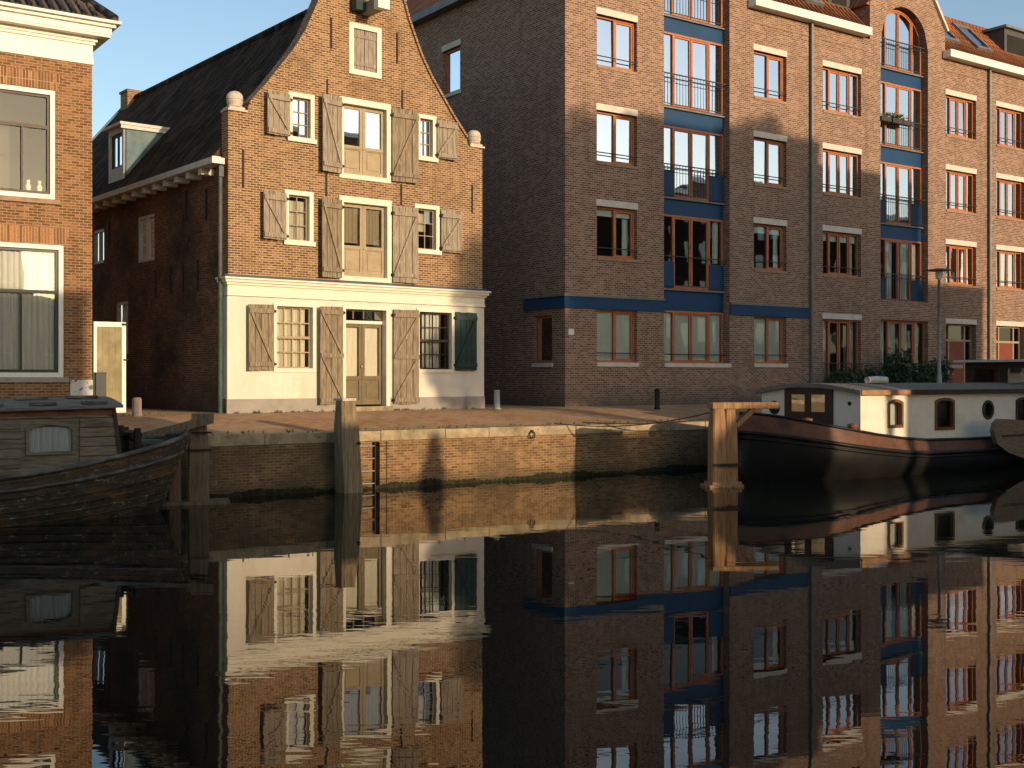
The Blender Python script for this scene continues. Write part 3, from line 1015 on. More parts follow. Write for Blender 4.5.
tag(pl, 'grey plate with black blotches fixed low on the orange brick house', 'plate')

gate = thing('alley_gate', 'tall white framed gate with ochre boarding beside the orange brick house', 'gate', tuple(lf @ Vector((.03, .0, 0))), LA)
MB().panel(rect(0, .76, 1.45, 3.67), [rect(.07, .66, 1.62, 3.55)], -.03, .05, edge=.08).build('gate_frame', MT['white'], gate)
mb = MB()
for i in range(4):
    mb.box(.071 + i * .147, .071 + (i + 1) * .147 - .004, .0, .03, 1.62, 3.549)
mb.build('boarding', MT['ochre'], gate)
MB().box(.67, .78, -.1, -.031, 3.60, 3.64).build('hinge', MT['iron'], gate)
MB().box(.70, .79, -.09, -.031, 2.75, 2.78).build('hinge', MT['iron'], gate)
mbx = MB().box(-.12, .12, -.12, 0, 0, .65).box(-.13, .13, -.13, 0, .65, .68).build('letter_box', MT['box_grey'])
mbx.location = lf @ Vector((.17, -.034, 1.78))
mbx.rotation_euler = (0, 0, LA)
tag(mbx, 'dark grey box hanging low on the ochre boarded gate', 'box')

# ---------------------------------------------------------------- the apartment building
MA = facade_angle(1.406)
apt = thing('apartment_building', 'long brown brick apartment building with orange window frames and blue panels', 'building', (1.543, 34.47, 0), MA)
XE = 27.2
ROW = {5: (11.64, 13.16), 4: (8.77, 10.3), 3: (5.93, 7.45)}
COLS = {'A': (1.2, 2.78), 'B': (7.9, 9.47), 'C': (11.33, 13.38), 'D': (18.41, 20.36), 'E': (21.74, 23.7), 'F': (25.0, 26.4)}
wins = []
for c, (a, b) in COLS.items():
    for r_, (z0, z1) in ROW.items():
        wins.append((c, r_, a, b, z0, z1))
wins += [('A', 2, 1.2, 2.78, 2.8, 4.38), ('B', 2, 7.9, 9.47, 2.82, 4.38), ('C', 2, 11.33, 13.38, 2.1, 4.39)]
B1, B2 = (3.89, 6.76), (14.48, 17.29)
D_OPEN = [(18.41, 20.36, 1.55, 4.42), (21.74, 23.7, 1.55, 4.42)]
cx1, r1 = sum(B1) / 2, (B1[1] - B1[0]) / 2
cx2, r2 = sum(B2) / 2, (B2[1] - B2[0]) / 2
bays = [arch(B1[0], B1[1], 2.8, cx1, 15.2, r1, 14), arch(B2[0], B2[1], 5.19, cx2, 14.6, r2, 14), rect(B2[0], B2[1], 2.0, 4.46)]
outline = [(0, 1.2), (XE, 1.2), (XE, 14.5), (18.35, 14.5), (18.35, 15.6), (16.1, 18.5), (13.88, 15.95), (13.88, 14.5), (7.76, 14.5), (7.76, 15.2), (3.88, 19.2), (0, 14.75)]
RY = .13
hl = [rect(a, b, z0, z1) for _, _, a, b, z0, z1 in wins] + [rect(*d) for d in D_OPEN] + bays
dp = [.3] * (len(wins) + len(D_OPEN)) + [.5, .5, .4]
mb = MB()
mb.panel(outline, hl, 0, dp)
# raised blind panel lines under the gutters, arch ring
mb.build('wall', MT['mod_brick'], apt)
mb = MB(left_tf)
sh = [rect(.62, 1.52, 2.78, 4.2), rect(5.62, 6.68, 11.84, 13.32)]
mb.panel([(0, 1.2), (15, 1.2), (15, 14.75), (0, 14.75)], sh, 0, .25)
mb.tf = no_tf
mb.box(XE - .2, XE, .002, 15, 1.2, 14.5)
mb.box(0.01, XE, 14.8, 15, 1.2, 14.5)
mb.box(13.88, 14.1, .002, 8, 14.4, 15.9)
mb.box(18.13, 18.35, .002, 8, 14.4, 15.6)
mb.box(7.56, 7.76, .002, 8, 14.4, 15.2)
mb.build('side_wall', MT['mod_brick'], apt)
mb = MB().box(.26, XE - .25, 3.4, 3.5, 1.3, 15.8)
for z in (4.5, 7.68, 10.5, 13.4):
    mb.box(.26, XE - .25, .55, 3.4, z, z + .12)
for x in (3.3, 7.2, 10.6, 14.0, 17.8, 21.1, 24.3):
    mb.box(x, x + .1, .55, 3.4, 1.4, 15.5)
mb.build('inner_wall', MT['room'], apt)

# roofs
mb = MB()


def gable_roof(x0, x1, ze, zr, xr, y0, y1, t=.14):
    mb.prism([(x0, ze), (xr, zr), (x1, ze), (x1 - .2, ze - .02), (xr, zr - t), (x0 + .2, ze - .02)], y0, y1)


gable_roof(-.25, 8.0, 14.7, 19.05, 3.88, .02, 12)
gable_roof(13.7, 18.55, 15.75, 18.4, 16.1, .02, 8)
for a, b in ((7.78, 13.86), (18.37, XE)):
    mb.quad((a, -.15, 14.7), (b, -.15, 14.7), (b, 1.95, 17.0), (a, 1.95, 17.0))
    mb.quad((a, 1.95, 17.0), (b, 1.95, 17.0), (b, 15, 16.5), (a, 15, 16.5))
rf = mb.build('roof', MT['roof_orange'], apt)
for a, b in ((7.78, 13.86), (18.37, XE)):
    mb = MB()
    x = a + .1
    while x < b - .1:
        mb.tube([(x, -.12, 14.75), (x, 1.93, 17.0)], .055, 5)
        mb.tube([(x, 1.95, 17.02), (x + .2, 1.95, 17.02)], .085, 6)
        x += .24
    mb.build('roof_tile_roll', MT['roof_orange'], rf, smooth=True)
# white verge strips of the gables
mb = MB()
mb.bar((18.43, -.04, 15.55), (16.1, -.04, 18.56), .14, .1)
mb.bar((13.8, -.04, 15.9), (16.1, -.04, 18.56), .14, .1)
mb.build('verge_trim', MT['lintel'], apt)
# skylights and roof dormers
for x0, x1, tilt in ((18.95, 19.95, 10), (21.1, 22.15, 0), (10.9, 11.9, 0)):
    mb = MB()

    def rp(x, t, o):
        return (x, -.15 + 2.1 * t - .74 * o, 14.7 + 2.3 * t + .67 * o)
    for xa, xb, ta, tb in ((x0, x1, .30, .36), (x0, x1, .80, .86), (x0, x0 + .1, .36, .80), (x1 - .1, x1, .36, .80)):
        p = [rp(xa, ta, .02), rp(xb, ta, .02), rp(xb, tb, .02), rp(xa, tb, .02), rp(xa, ta, .14), rp(xb, ta, .14), rp(xb, tb, .14), rp(xa, tb, .14)]
        mb.add(p, [(4, 5, 6, 7), (0, 1, 5, 4), (1, 2, 6, 5), (2, 3, 7, 6), (3, 0, 4, 7)])
    skl = mb.build('skylight', MT['zinc'], rf)
    MB().quad(rp(x0 + .1, .36, .09), rp(x1 - .1, .36, .09), rp(x1 - .1, .80, .09), rp(x0 + .1, .80, .09)).build('pane', MT['mirror'], skl)
for x0, x1 in ((23.5, 25.6), (12.5, 13.7)):
    d_ = MB().box(x0, x1, .75, 3, 15.3, 16.75).build('roof_dormer', MT['box_grey'], rf)
    MB().box(x0 - .12, x1 + .12, .6, 3, 16.75, 16.85).build('dormer_roof', MT['zinc'], d_)
    MB().box(x0 + .2, x1 - .2, .73, .748, 15.8, 16.5).build('dormer_window', MT['dark'], d_)
# gutters, fascia, drainpipes
for a, b in ((7.62, 13.55), (18.2, XE)):
    MB().box(a, b, -.36, -.002, 14.5, 14.78).build('gutter', MT['white'], apt, bevel=.01)
    MB().box(a + .03, b - .03, -.02, -.001, 14.05, 14.08).build('brick_string_course', MT['sill'], apt)
MB().box(-.34, -.002, .0, 15, 14.62, 14.86).build('side_fascia', MT['zinc'], apt)
for x in (10.66, 21.16):
    MB().tube([(x, -.09, 14.5), (x, -.09, 1.5)], .055, 10).build('drainpipe', MT['zinc'], apt)
# blue bands over the ground floor
for a, b in ((0, 3.89), (6.76, 10.55)):
    mb, mc = MB(), MB()
    mb.box(a if a else -.05, b, -.05, -.002, 4.38, 4.72)
    mc.box(a if a else -.08, b, -.08, -.002, 4.722, 4.78)
    if not a:
        mb.box(-.05, -.002, -.002, 2.0, 4.38, 4.72)
        mc.box(-.08, -.002, -.002, 2.03, 4.722, 4.78)
    bd = mb.build('blue_band', MT['blue'], apt)
    mc.build('band_cap', MT['zinc'], bd)
num = MB().box(-.1, .1, -.015, 0, -.09, .09).build('number_plate', MT['white'])
mf = Matrix.Translation((1.543, 34.47, 0)) @ Matrix.Rotation(MA, 4, 'Z')
num.location = mf @ Vector((.22, -.003, 3.68))
num.rotation_euler = (0, 0, MA)
tag(num, 'small white plate on the brown brick corner under the blue band', 'plate')


def wood_window(parent, poly, lights, y, glass_m, curtains=None, frame_m=None, fw=.055):
    """timber window: outer frame cut by the lights, an inset casement ring in each light, panes, curtains"""
    mb = MB()
    mb.panel(poly, [l for l, _ in lights], y, .09, edge=.1)
    o = mb.build('window', frame_m or MT['redwood'], parent)
    cs, pn = MB(), MB()
    for l, opens in lights:
        if opens:
            cxm = sum(p[0] for p in l) / len(l)
            czm = sum(p[1] for p in l) / len(l)
            x_s = [p[0] for p in l]; z_s = [p[1] for p in l]
            kx = 1 - 2 * fw / (max(x_s) - min(x_s)); kz = 1 - 2 * fw / (max(z_s) - min(z_s))
            zc = (max(z_s) + min(z_s)) / 2; xc = (max(x_s) + min(x_s)) / 2
            inner = [(xc + (px - xc) * kx, zc + (pz - zc) * kz) for px, pz in l]
            cs.panel(l, [inner], y + .025, .05)
            pane_mesh(pn, inner, y + .055)
        else:
            pane_mesh(pn, l, y + .055)
    if cs.v:
        cs.build('casement', frame_m or MT['redwood'], o)
    pn.build('pane', glass_m, o)
    return o


def grid_lights(x0, x1, z0, z1, kind, f=.06):
    a, b = x0 + f, x1 - f
    zz = (z0 + f, z1 - f)
    if kind == 'two':
        m = (a + b) / 2
        return [(rect(a, m - .035, *zz), False), (rect(m + .035, b, *zz), True)]
    wside = (b - a) * .21
    m = (a + b) / 2
    return [(rect(a, a + wside - .035, *zz), False), (rect(a + wside + .035, m - .02, *zz), True), (rect(m + .02, b - wside - .035, *zz), True), (rect(b - wside + .035, b, *zz), False)]


for c, r_, a, b, z0, z1 in wins:
    kind = 'two' if c in 'AB' else 'three'
    gm = MT['mirror'] if r_ >= 4 or c in 'DE' else (MT['clear'] if r_ == 2 else MT['dim'])
    o = wood_window(apt, rect(a, b, z0, z1), grid_lights(a, b, z0, z1, kind), RY, gm)
    if r_ == 2 and c in 'AB':
        MB().box(a + .07, b - .07, RY + .085, RY + .089, z0 + .06, z1 - .06).build('blind', MT['blind'], o)
    elif r_ == 2:
        drape(a + .07, a + .5, z0 + .06, z1 - .06, RY + .13, .015).build('curtain', MT['curtain'], o)
        drape(b - .6, b, z0, z1, RY + .2).build('curtain', MT['curtain'], o)
    elif r_ == 3 and c in 'ABC':
        MB().box(a + .08, b - .08, RY + .1, RY + .11, z1 - rnd.uniform(.2, .34), z1 - .06).build('blind', MT['blind'], o)
        drape(b - .32, b - .08, z0 + .06, z1 - .2, RY + .2, .02).build('curtain', MT['blind'], o)
    elif (r_ >= 4 and rnd.random() < .7) or c in 'DE':
        wd = rnd.uniform(.25, .5)
        drape(a, a + wd, z0, z1, RY + .22).build('curtain', MT['curtain'], o)
        drape(b - wd * rnd.uniform(.6, 1.6), b, z0, z1, RY + .22).build('curtain', MT['curtain'], o)
    if r_ == 2 and c in 'AB':
        MB().box(a - .02, b + .04, -.05, RY, z0 - .13, z0 - .003).build('sill', MT['lintel'], apt)
    else:
        MB().box(a - .0, b + .02, -.03, RY, z0 - .09, z0 - .003).build('sill', MT['sill'] if r_ != 2 else MT['lintel'], apt)
        MB().box(a - .03, b + .03, -.012, RY + .12, z1 + .003, z1 + .2).build('lintel', MT['lintel'], apt)
    if not (c == 'C' and r_ == 2):
        zr = z0 + .28
        MB().tube([(a - .03, -.0, zr), (b + .03, -.0, zr)], .017, 6).build('safety_bar', MT['railing'], o)
    else:
        mb = MB()
        for zr in (z0 + .1, z0 + .75):
            mb.tube([(a - .05, -.05, zr), (b + .05, -.05, zr)], .018, 6)
        for i in range(15):
            xx = a + (b - a) * i / 14
            mb.tube([(xx, -.05, z0 + .1), (xx, -.05, z0 + .75)], .009, 5)
        mb.build('railing', MT['railing'], apt)

# glazed bays
LEV = {2: (5.15, 7.47), 3: (8.02, 10.26), 4: (10.86, 13.2)}


def bay(x0, x1, cx, rad, zs, lower_blue, top0=13.72):
    y = .27
    for z0, z1 in ((7.47, 8.02), (10.26, 10.86), (13.2, 13.72)) + (((4.46, 5.15),) if x0 < 5 else ()):
        pnl = MB().box(x0 + .005, x1 - .005, y, y + .12, z0 + .003, z1 - .003).build('spandrel_panel', MT['blue'], apt)
        MB().box(x0 + .005, x1 - .03, y - .09, y - .002, z1 - .06, z1 - .012).build('spandrel_ledge', MT['zinc'], pnl)
    for r_, (z0, z1) in LEV.items():
        lights = grid_lights(x0 + .02, x1 - .02, z0, z1, 'four')
        if r_ in lower_blue:
            zb = z0 + .85
            new = []
            for l, op in lights:
                new.append((l, op) if op else (rect(l[0][0], l[1][0], zb, l[2][1]), False))
            o = wood_window(apt, rect(x0 + .02, x1 - .02, z0, z1), new, y, MT['mirror'] if r_ >= 3 else MT['dim'])
            for l in (lights[0][0], lights[3][0]):
                MB().box(l[0][0] - .04, l[1][0] + .04, y - .03, y - .003, z0 + .02, zb).build('blue_infill', MT['blue'], o)
        else:
            o = wood_window(apt, rect(x0 + .02, x1 - .02, z0, z1), lights, y, MT['mirror'])
        if r_ == 2 and x0 < 5:
            drape(x1 - .34, x1 - .1, z0 + .9, z1 - .06, y + .14, .02).build('curtain', MT['blind'], o)
        elif r_ == 2:
            for xx in (x0 + .75, x0 + 1.7):
                drape(xx, xx + .4, z0 + .06, z1 - .1, y + .14, .02).build('curtain', MT['blind'], o)
        if r_ > 2 or x0 > 5:
            drape(x1 - .75, x1 - .05, z0, z1, y + .25).build('curtain', MT['curtain'], o)
    zt = zs
    xi0, xi1 = x0 + .02, x1 - .02
    ws = (xi1 - xi0) * .21
    rr = rad - .02
    li = [(arch(xi0 + .09, xi0 + ws - .035, top0 + .06, cx, zt, rr - .07, 5), False),
          (arch(xi0 + ws + .035, cx - .02, top0 + .06, cx, zt, rr - .08, 5), True),
          (arch(cx + .02, xi1 - ws - .035, top0 + .06, cx, zt, rr - .08, 5), True),
          (arch(xi1 - ws + .035, xi1 - .09, top0 + .06, cx, zt, rr - .07, 5), False)]
    wood_window(apt, arch(xi0, xi1, top0, cx, zt, rr, 14), li, y, MT['mirror'])
    for r_, z0 in ((2, 5.15), (3, 8.02), (4, 10.86), (5, 13.72)):
        mb = MB()
        zt_ = z0 + 1.0
        yy = .12
        mb.bar((x0, yy, zt_), (x1, yy, zt_), .045, .03)
        if r_ == 2 and x0 < 5:
            mb.tube([(x0, yy, z0 + .08), (x1, yy, z0 + .08)], .012, 6)
        else:
            mb.tube([(x0, yy, zt_ - .14), (x1, yy, zt_ - .14)], .012, 6)
            mb.bar((x0, yy, z0 + .06), (x1, yy, z0 + .06), .03, .02)
            n_ = 22
            for i in range(1, n_):
                xx = x0 + (x1 - x0) * i / n_
                mb.tube([(xx, yy, z0 + .06), (xx, yy, zt_)], .008, 5)
        mb.build('balcony_railing', MT['railing'], apt)


bay(B1[0], B1[1], cx1, r1, 15.2, (2, 3))
bay(B2[0], B2[1], cx2, r2, 14.6, (2, 3))
# ground-floor lights under the bays
a, b = B1
o = wood_window(apt, rect(a + .02, b - .02, 2.8, 4.455), grid_lights(a + .02, b - .02, 2.8, 4.45, 'four'), .27, MT['clear'])
MB().box(a + .1, b - .1, .355, .359, 2.87, 4.38).build('blind', MT['blind'], o)
MB().tube([(a, .2, 3.08), (b, .2, 3.08)], .017, 6).build('safety_bar', MT['railing'], o)
MB().box(a, b + .04, -.05, .27, 2.67, 2.797).build('sill', MT['lintel'], apt)
a, b = B2
o = wood_window(apt, rect(a, b, 2.0, 4.46), grid_lights(a, b, 2.0, 4.46, 'four'), .15, MT['clear'])
for k in range(4):
    xx = a + .1 + k * .68
    drape(xx, xx + .42, 2.05, 4.4, .28, .02).build('curtain', MT['blind'], o)
mb = MB()
for zr in (2.15, 2.85):
    mb.tube([(a - .05, -.06, zr), (b + .05, -.06, zr)], .018, 6)
for i in range(19):
    xx = a + (b - a) * i / 18
    mb.tube([(xx, -.06, 2.15), (xx, -.06, 2.85)], .009, 5)
mb.build('railing', MT['railing'], apt)
# entrance doors in orange frames, side and top lights
for i, (x0, x1, z0, z1) in enumerate(D_OPEN):
    zt = 3.75
    li = [(rect(x0 + .06, x0 + .42, z0 + .06, zt), False), (rect(x0 + .5, x1 - .5, z0 + .04, zt), False), (rect(x1 - .42, x1 - .06, z0 + .06, zt), False),
          (rect(x0 + .06, x0 + .42, zt + .08, z1 - .06), False), (rect(x0 + .5, x1 - .5, zt + .08, z1 - .06), False), (rect(x1 - .42, x1 - .06, zt + .08, z1 - .06), False)]
    o = wood_window(apt, rect(x0, x1, z0, z1), li, .2, MT['dim'], frame_m=MT['door_tan'])
    d_ = MB().box(x0 + .5, x1 - .5, .205, .25, z0 + .04, zt).build('door', MT['reddoor'], apt)
    MB().box(x0 + .56, x1 - .56, .195, .204, 2.72, 2.84).build('letter_slot', MT['steel'], d_)
    MB().box(x0 + .55, x0 + .75, .16, .204, 2.45, 2.5).build('handle', MT['steel'], d_)
    MB().box(x0 - .03, x1 + .03, -.012, .3, z1 + .003, z1 + .2).build('lintel', MT['lintel'], apt)
    MB().box(x0 - .1, x1 + .1, -.3, .2, 1.35, 1.56).build('doorstep', MT['lintel'], apt)
MB().box(18.0, 18.4, -.06, -.003, 1.6, 3.0).build('blue_door_panel', MT['blue'], apt)
# side windows
for (x0, z0), _, (x1, z1), _ in sh:
    mb = MB(left_tf)
    mb.panel(rect(x0, x1, z0, z1), [rect(x0 + .08, x1 - .08, z0 + .08, z1 - .08)], .1, .06)
    o = mb.build('window', MT['redwood'], apt)
    mb = MB(left_tf)
    mb.panel(rect(x0 + .07, x1 - .07, z0 + .07, z1 - .07), [], .15, 0)
    mb.build('pane', MT['mirror'], o)
    mb = MB(left_tf)
    mb.box(x0 - .05, x1 + .05, -.05, .1, z0 - .12, z0 - .003)
    mb.build('sill', MT['lintel'], apt)
    if z0 < 5:
        mb = MB(left_tf)
        mb.panel(rect(x0 + .1, x1 - .1, z0 + .1, z1 - .1), [], .2, 0)
        mb.build('blind', MT['blind'], o)
    if z0 > 5:
        mb = MB(left_tf)
        mb.box(x0 - .05, x1 + .05, -.02, .1, z1 + .003, z1 + .2)
        mb.build('lintel', MT['lintel'], apt)


# ---------------------------------------------------------------- planting by the apartments
def leaves(n, fn, size, mb=None, seed=1):
    mb = mb or MB()
    rg = random.Random(seed)
    for _ in range(n):
        p = Vector(fn(rg))
        a = Vector((rg.gauss(0, 1), rg.gauss(0, 1), rg.gauss(0, 1))).normalized()
        b = a.orthogonal().normalized()
        b = Matrix.Rotation(rg.uniform(0, 6.28), 3, a) @ b
        c = a.cross(b)
        s_ = size * rg.uniform(.6, 1.3)
        mb.add([tuple(p - b * s_), tuple(p + c * s_ * .45), tuple(p + b * s_), tuple(p - c * s_ * .45)], [(0, 1, 2, 3)])
    return mb


def blob(c, rx, ry, rz, shell=.55):
    def fn(rg):
        while True:
            v = Vector((rg.gauss(0, 1), rg.gauss(0, 1), rg.gauss(0, 1))).normalized() * (shell + (1 - shell) * rg.random())
            return (c[0] + v.x * rx, c[1] + v.y * ry, c[2] + v.z * rz)
    return fn


def bush(x, y, h, r, label, mat, n=1100, seed=1):
    t = thing('shrub', label, 'shrub', tuple(mf @ Vector((x, y, 1.48))), MA, 'shrubs along the apartment wall')
    mb = MB()
    rg = random.Random(seed)
    for k in range(9):
        c = (rg.uniform(-r, r) * .65, rg.uniform(-.25, .25), h * rg.uniform(.2, .8))
        leaves(n // 5, blob(c, r * .6, .34, h * .34, .3), .075, mb, seed * 10 + k)
    mb.build('foliage', mat, t)
    mb = MB()
    for k in range(5):
        mb.tube([(rg.uniform(-.15, .15), 0, 0), (rg.uniform(-r, r) * .6, rg.uniform(-.15, .15), h * .75)], [.018, .006], 5)
    mb.build('stem', MT['bark'], t)


bush(11.4, -.9, 1.2, .66, 'low rounded shrub below the first railed ground floor window', MT['leaf_dark'], 1100, 3)
bush(12.7, -.9, 1.25, .75, 'low wide shrub between the drainpipe and the tall shrub', MT['leaf_dark'], 1100, 4)
bush(14.35, -.9, 1.75, .68, 'tallest shrub rising at the left edge of the arched bay', MT['leaf_dark'], 1500, 5)
bush(15.6, -.9, 1.5, .8, 'broad shrub under the middle of the arched bay', MT['leaf_dark'], 1500, 6)
bush(16.8, -.9, 1.45, .65, 'shrub under the right part of the arched bay nearest the lamp post', MT['leaf_dark'], 1300, 7)

fb = thing('flower_box', 'planter of pale flowers on the upper railing of the arched bay', 'flower box', tuple(mf @ Vector((15.35, .02, 11.66))), MA)
for i, sx in enumerate((-.62, .02, .62)):
    MB().box(sx - .28, sx + .28, -.1, .08, 0, .16).build('planter', MT['box_wood'], fb)
leaves(420, blob((0, 0, .24), .95, .12, .14, .1), .05, seed=77).build('foliage', MT['leaf_mid'], fb)
leaves(130, blob((0, 0, .33), .9, .12, .1, .1), .035, seed=78).build('blossom', MT['flower'], fb)

# ---------------------------------------------------------------- street furniture
lamp = thing('street_lamp', 'slim grey street lamp with a flat disc head before the arched bay', 'street lamp', q(22.3, 2.0, 1.32), QA)
MB().tube([(0, 0, 0), (0, 0, 1.1), (0, 0, 1.15), (0, 0, 4.45)], [.085, .085, .06, .045], 12).build('post', MT['steel'], lamp, smooth=True)
MB().lathe([(.05, 4.3), (.09, 4.36), (.13, 4.5), (.10, 4.58)], (0, 0, 0), 20).build('lamp_glass', MT['white'], lamp)
MB().lathe([(.40, 4.60), (.41, 4.63), (.28, 4.66), (.06, 4.69), (.01, 4.7)], (0, 0, 0), 24).build('lamp_shade', MT['zinc'], lamp)

bo = thing('bollard', 'pinkish stone post standing before the dark alley by the gate', 'bollard', (-9.68, 30.3 - 2.6, 1.4), LA)
bo.location = (-8.35, 26.35, 1.39)
MB().prism([(-.085, 0), (.085, 0), (.08, .47), (.05, .5), (-.05, .5), (-.08, .47)], -.085, .085).build('post', MT['bollard'], bo)
bo = thing('bollard', 'grey metal post with a dark knob at the alley mouth between the buildings', 'bollard', (-.40, 31.5, 1.49), MA)
MB().lathe([(.12, 0), (.12, .03), (.085, .05), (.08, .5), (.06, .52)], (0, 0, 0), 14).build('post', MT['steel'], bo, smooth=True)
MB().lathe([(.04, .52), (.04, .6), (.065, .64), (.06, .72), (.02, .76)], (0, 0, 0), 12).build('knob', MT['iron'], bo, smooth=True)
bo = thing('bollard', 'dark slim post standing before the brown brick apartment wall', 'bollard', (4.12, 33.6, 1.44), MA)
MB().lathe([(.10, 0), (.10, .03), (.075, .06), (.075, .5), (.085, .52), (.07, .58), (.02, .6)], (0, 0, 0), 14).build('post', MT['iron'], bo, smooth=True)


# ---------------------------------------------------------------- timber in the water
def pile_post(parent, x, y, w, d, z0, z1, m, lean=0.0, cham=.05, name='post', steps=6, seed=1):
    rg = random.Random(seed)
    mb = MB()
    vs, fs = [], []
    k = 8
    for i in range(steps + 1):
        t = i / steps
        z = z0 + (z1 - z0) * t
        ww, dd = w * (1 - .12 * t) * rg.uniform(.97, 1.03), d * (1 - .12 * t) * rg.uniform(.97, 1.03)
        ox = x - lean * t
        if i == steps:
            ww *= .8; dd *= .8
        c = cham
        for px, py in ((-ww / 2 + c, -dd / 2), (ww / 2 - c, -dd / 2), (ww / 2, -dd / 2 + c), (ww / 2, dd / 2 - c), (ww / 2 - c, dd / 2), (-ww / 2 + c, dd / 2), (-ww / 2, dd / 2 - c), (-ww / 2, -dd / 2 + c)):
            vs.append((ox + px, y + py, z))
    for i in range(steps):
        for j in range(k):
            j2 = (j + 1) % k
            fs.append((i * k + j, i * k + j2, (i + 1) * k + j2, (i + 1) * k + j))
    fs.append(tuple(reversed(range(k))))
    fs.append(tuple(steps * k + j for j in range(k)))
    mb.add(vs, fs)
    return mb.build(name, m, parent)


p1 = thing('mooring_pile', 'tall square oak pile leaning against the quay before the warehouse', 'pile', q(-1.02, -.36, 0), QA + R(6))
pile_post(p1, 0, 0, .46, .44, -1.5, 1.88, MT['pile_grey'], lean=.16, cham=.05, seed=4)
MB().box(-.33, .0, -.16, .16, 1.86, 1.91).build('cap', MT['stone'], p1)
MB().tube([(-.02, -.24, 1.0), (-.02, -.30, 1.0)], .03, 8).build('bolt', MT['iron'], p1)

p2 = thing('mooring_pile', 'pair of dark dock timbers with a sloping beam at the old boat bow', 'pile', q(-4.42, -.62, 0), QA - R(20))
pile_post(p2, .06, 0, .42, .36, -1.5, 1.55, MT['pile_dark'], cham=.04, seed=8)
pile_post(p2, -.36, .05, .26, .26, -1.5, 1.28, MT['pile_dark'], cham=.03, seed=9)
MB().box(-.58, .62, -.34, .3, -.3, .06).build('foot_ledge', MT['pile_dark'], p2)
MB().bar((-1.05, -.12, 1.22), (.32, -.2, 1.56), .2, .15).box(-.06, .34, -.12, .22, 1.55, 1.66).build('beam', MT['pile_dark'], p2)
mb = MB()
for z in (1.3, .98):
    mb.panel(rect(-.18, .3, z, z + .03), [], -.2, 0, edge=.03)
mb.build('iron_strap', MT['iron'], p2)

p3 = thing('mooring_pile', 'sunlit orange timber pile with a level beam at the barge bow', 'pile', (4.52, 25.35, 0), R(14))
pile_post(p3, -.14, 0, .34, .36, -1.5, 1.72, MT['pile'], cham=.03, seed=12)
pile_post(p3, .16, .03, .32, .34, -1.5, 1.7, MT['pile'], lean=.02, cham=.03, seed=13)
MB().box(-.42, .36, -.26, .26, -.4, .05).box(-.34, .33, -.22, .22, .051, .11).build('foot_collar', MT['pile'], p3)
MB().box(-.3, 1.25, -.14, .16, 1.66, 1.8).build('beam', MT['pile'], p3, bevel=.015)
MB().bar((.3, .02, 1.3), (.72, .02, 1.66), .14, .1).build('brace', MT['pile'], p3)
MB().panel(rect(-.3, .31, .44, .5), [], -.2, 0, edge=.05).build('iron_strap', MT['iron'], p3)


# ---------------------------------------------------------------- boats
def loft(mb, stations, closed_ends=True):
    n = len(stations[0])
    vs = [p for st in stations for p in st]
    fs = []
    for i in range(len(stations) - 1):
        for j in range(n - 1):
            a = i * n + j
            fs.append((a, a + 1, a + n + 1, a + n))
    if closed_ends:
        fs.append(tuple(range(n)))
        fs.append(tuple((len(stations) - 1) * n + j for j in reversed(range(n))))
    mb.add(vs, fs)


# --- barge on the right
bg = thing('barge', 'black hulled white cabin barge moored at the right with its bow at the pile', 'boat', q(7.75, -2.55, 0), QA)


def bz(a):                       # gunwale height along the barge
    return .82 + .70 * max(0.0, 1 - a / 5.2) ** 1.8


def bb(a):                       # half breadth
    return 2.12 * max(0.0, 1 - (1 - min(a, 3.0) / 3.0) ** 2.6) ** 0.5


st_a = [0.0, .06, .18, .4, .75, 1.2, 1.8, 2.6, 3.5, 4.5, 6, 8, 11, 14, 17, 19, 20.5]


def bsec(a, lo, hi, grow=0.0, n=7):
    """ring half-profile points from height fraction lo to hi (0 keel .. 1 gunwale), both sides"""
    g, bmx = bz(a), max(bb(a), .05)
    if a > 18:
        bmx *= max(.2, 1 - ((a - 18) / 3.2) ** 2)
    pts = []
    for i in range(n + 1):
        f = lo + (hi - lo) * i / n
        z = -.7 + (g + .7) * f
        bulge = (.55 + .45 * math.sin(min(f / .78, 1) * math.pi / 2)) if f < .78 else 1 - .05 * (f - .78) / .22
        rake = .28 * (1 - f / .8) ** 2 if f < .8 else 0.0
        ax = a + rake * max(0.0, 1 - a / 1.5) + (.12 * (f - .8) / .2 if f > .8 and a < .5 else 0)
        pts.append((ax, bmx * bulge + grow, z))
    return pts


def ring(a, lo, hi, grow=0.0):
    h = bsec(a, lo, hi, grow)
    return [(x_, -y_, z_) for x_, y_, z_ in reversed(h)] + [(x_, y_, z_) for x_, y_, z_ in h]


mb = MB()
loft(mb, [ring(a, 0, .80) for a in st_a])
mb.build('hull', MT['barge_hull'], bg, smooth=True)
mb = MB()
for sg in (-1, 1):
    loft(mb, [[(x_, sg * y_, z_) for x_, y_, z_ in bsec(a, .80, 1.0, .004)] for a in st_a], False)
mb.build('bulwark', MT['bulwark'], bg, smooth=True)
mb = MB()
for f, rr in ((.80, .05), (1.0, .035), (.74, .028)):
    for sg in (-1, 1):
        mb.tube([(p[0], sg * (p[1] + .01), p[2]) for p in [bsec(a, f, f + .001, .0, 1)[0] for a in st_a]], rr, 6)
mb.build('rub_rail', MT['barge_hull'], bg, smooth=True)
mb = MB()
for a0, a1 in zip(st_a[1:-1], st_a[2:]):
    z0_, z1_ = bz(a0) - .22, bz(a1) - .22
    mb.quad((a0 + .1, -bb(a0) + .03, z0_), (a1 + .1, -bb(a1) + .03, z1_), (a1 + .1, bb(a1) - .03, z1_), (a0 + .1, bb(a0) - .03, z0_))
mb.build('deck', MT['deck'], bg)
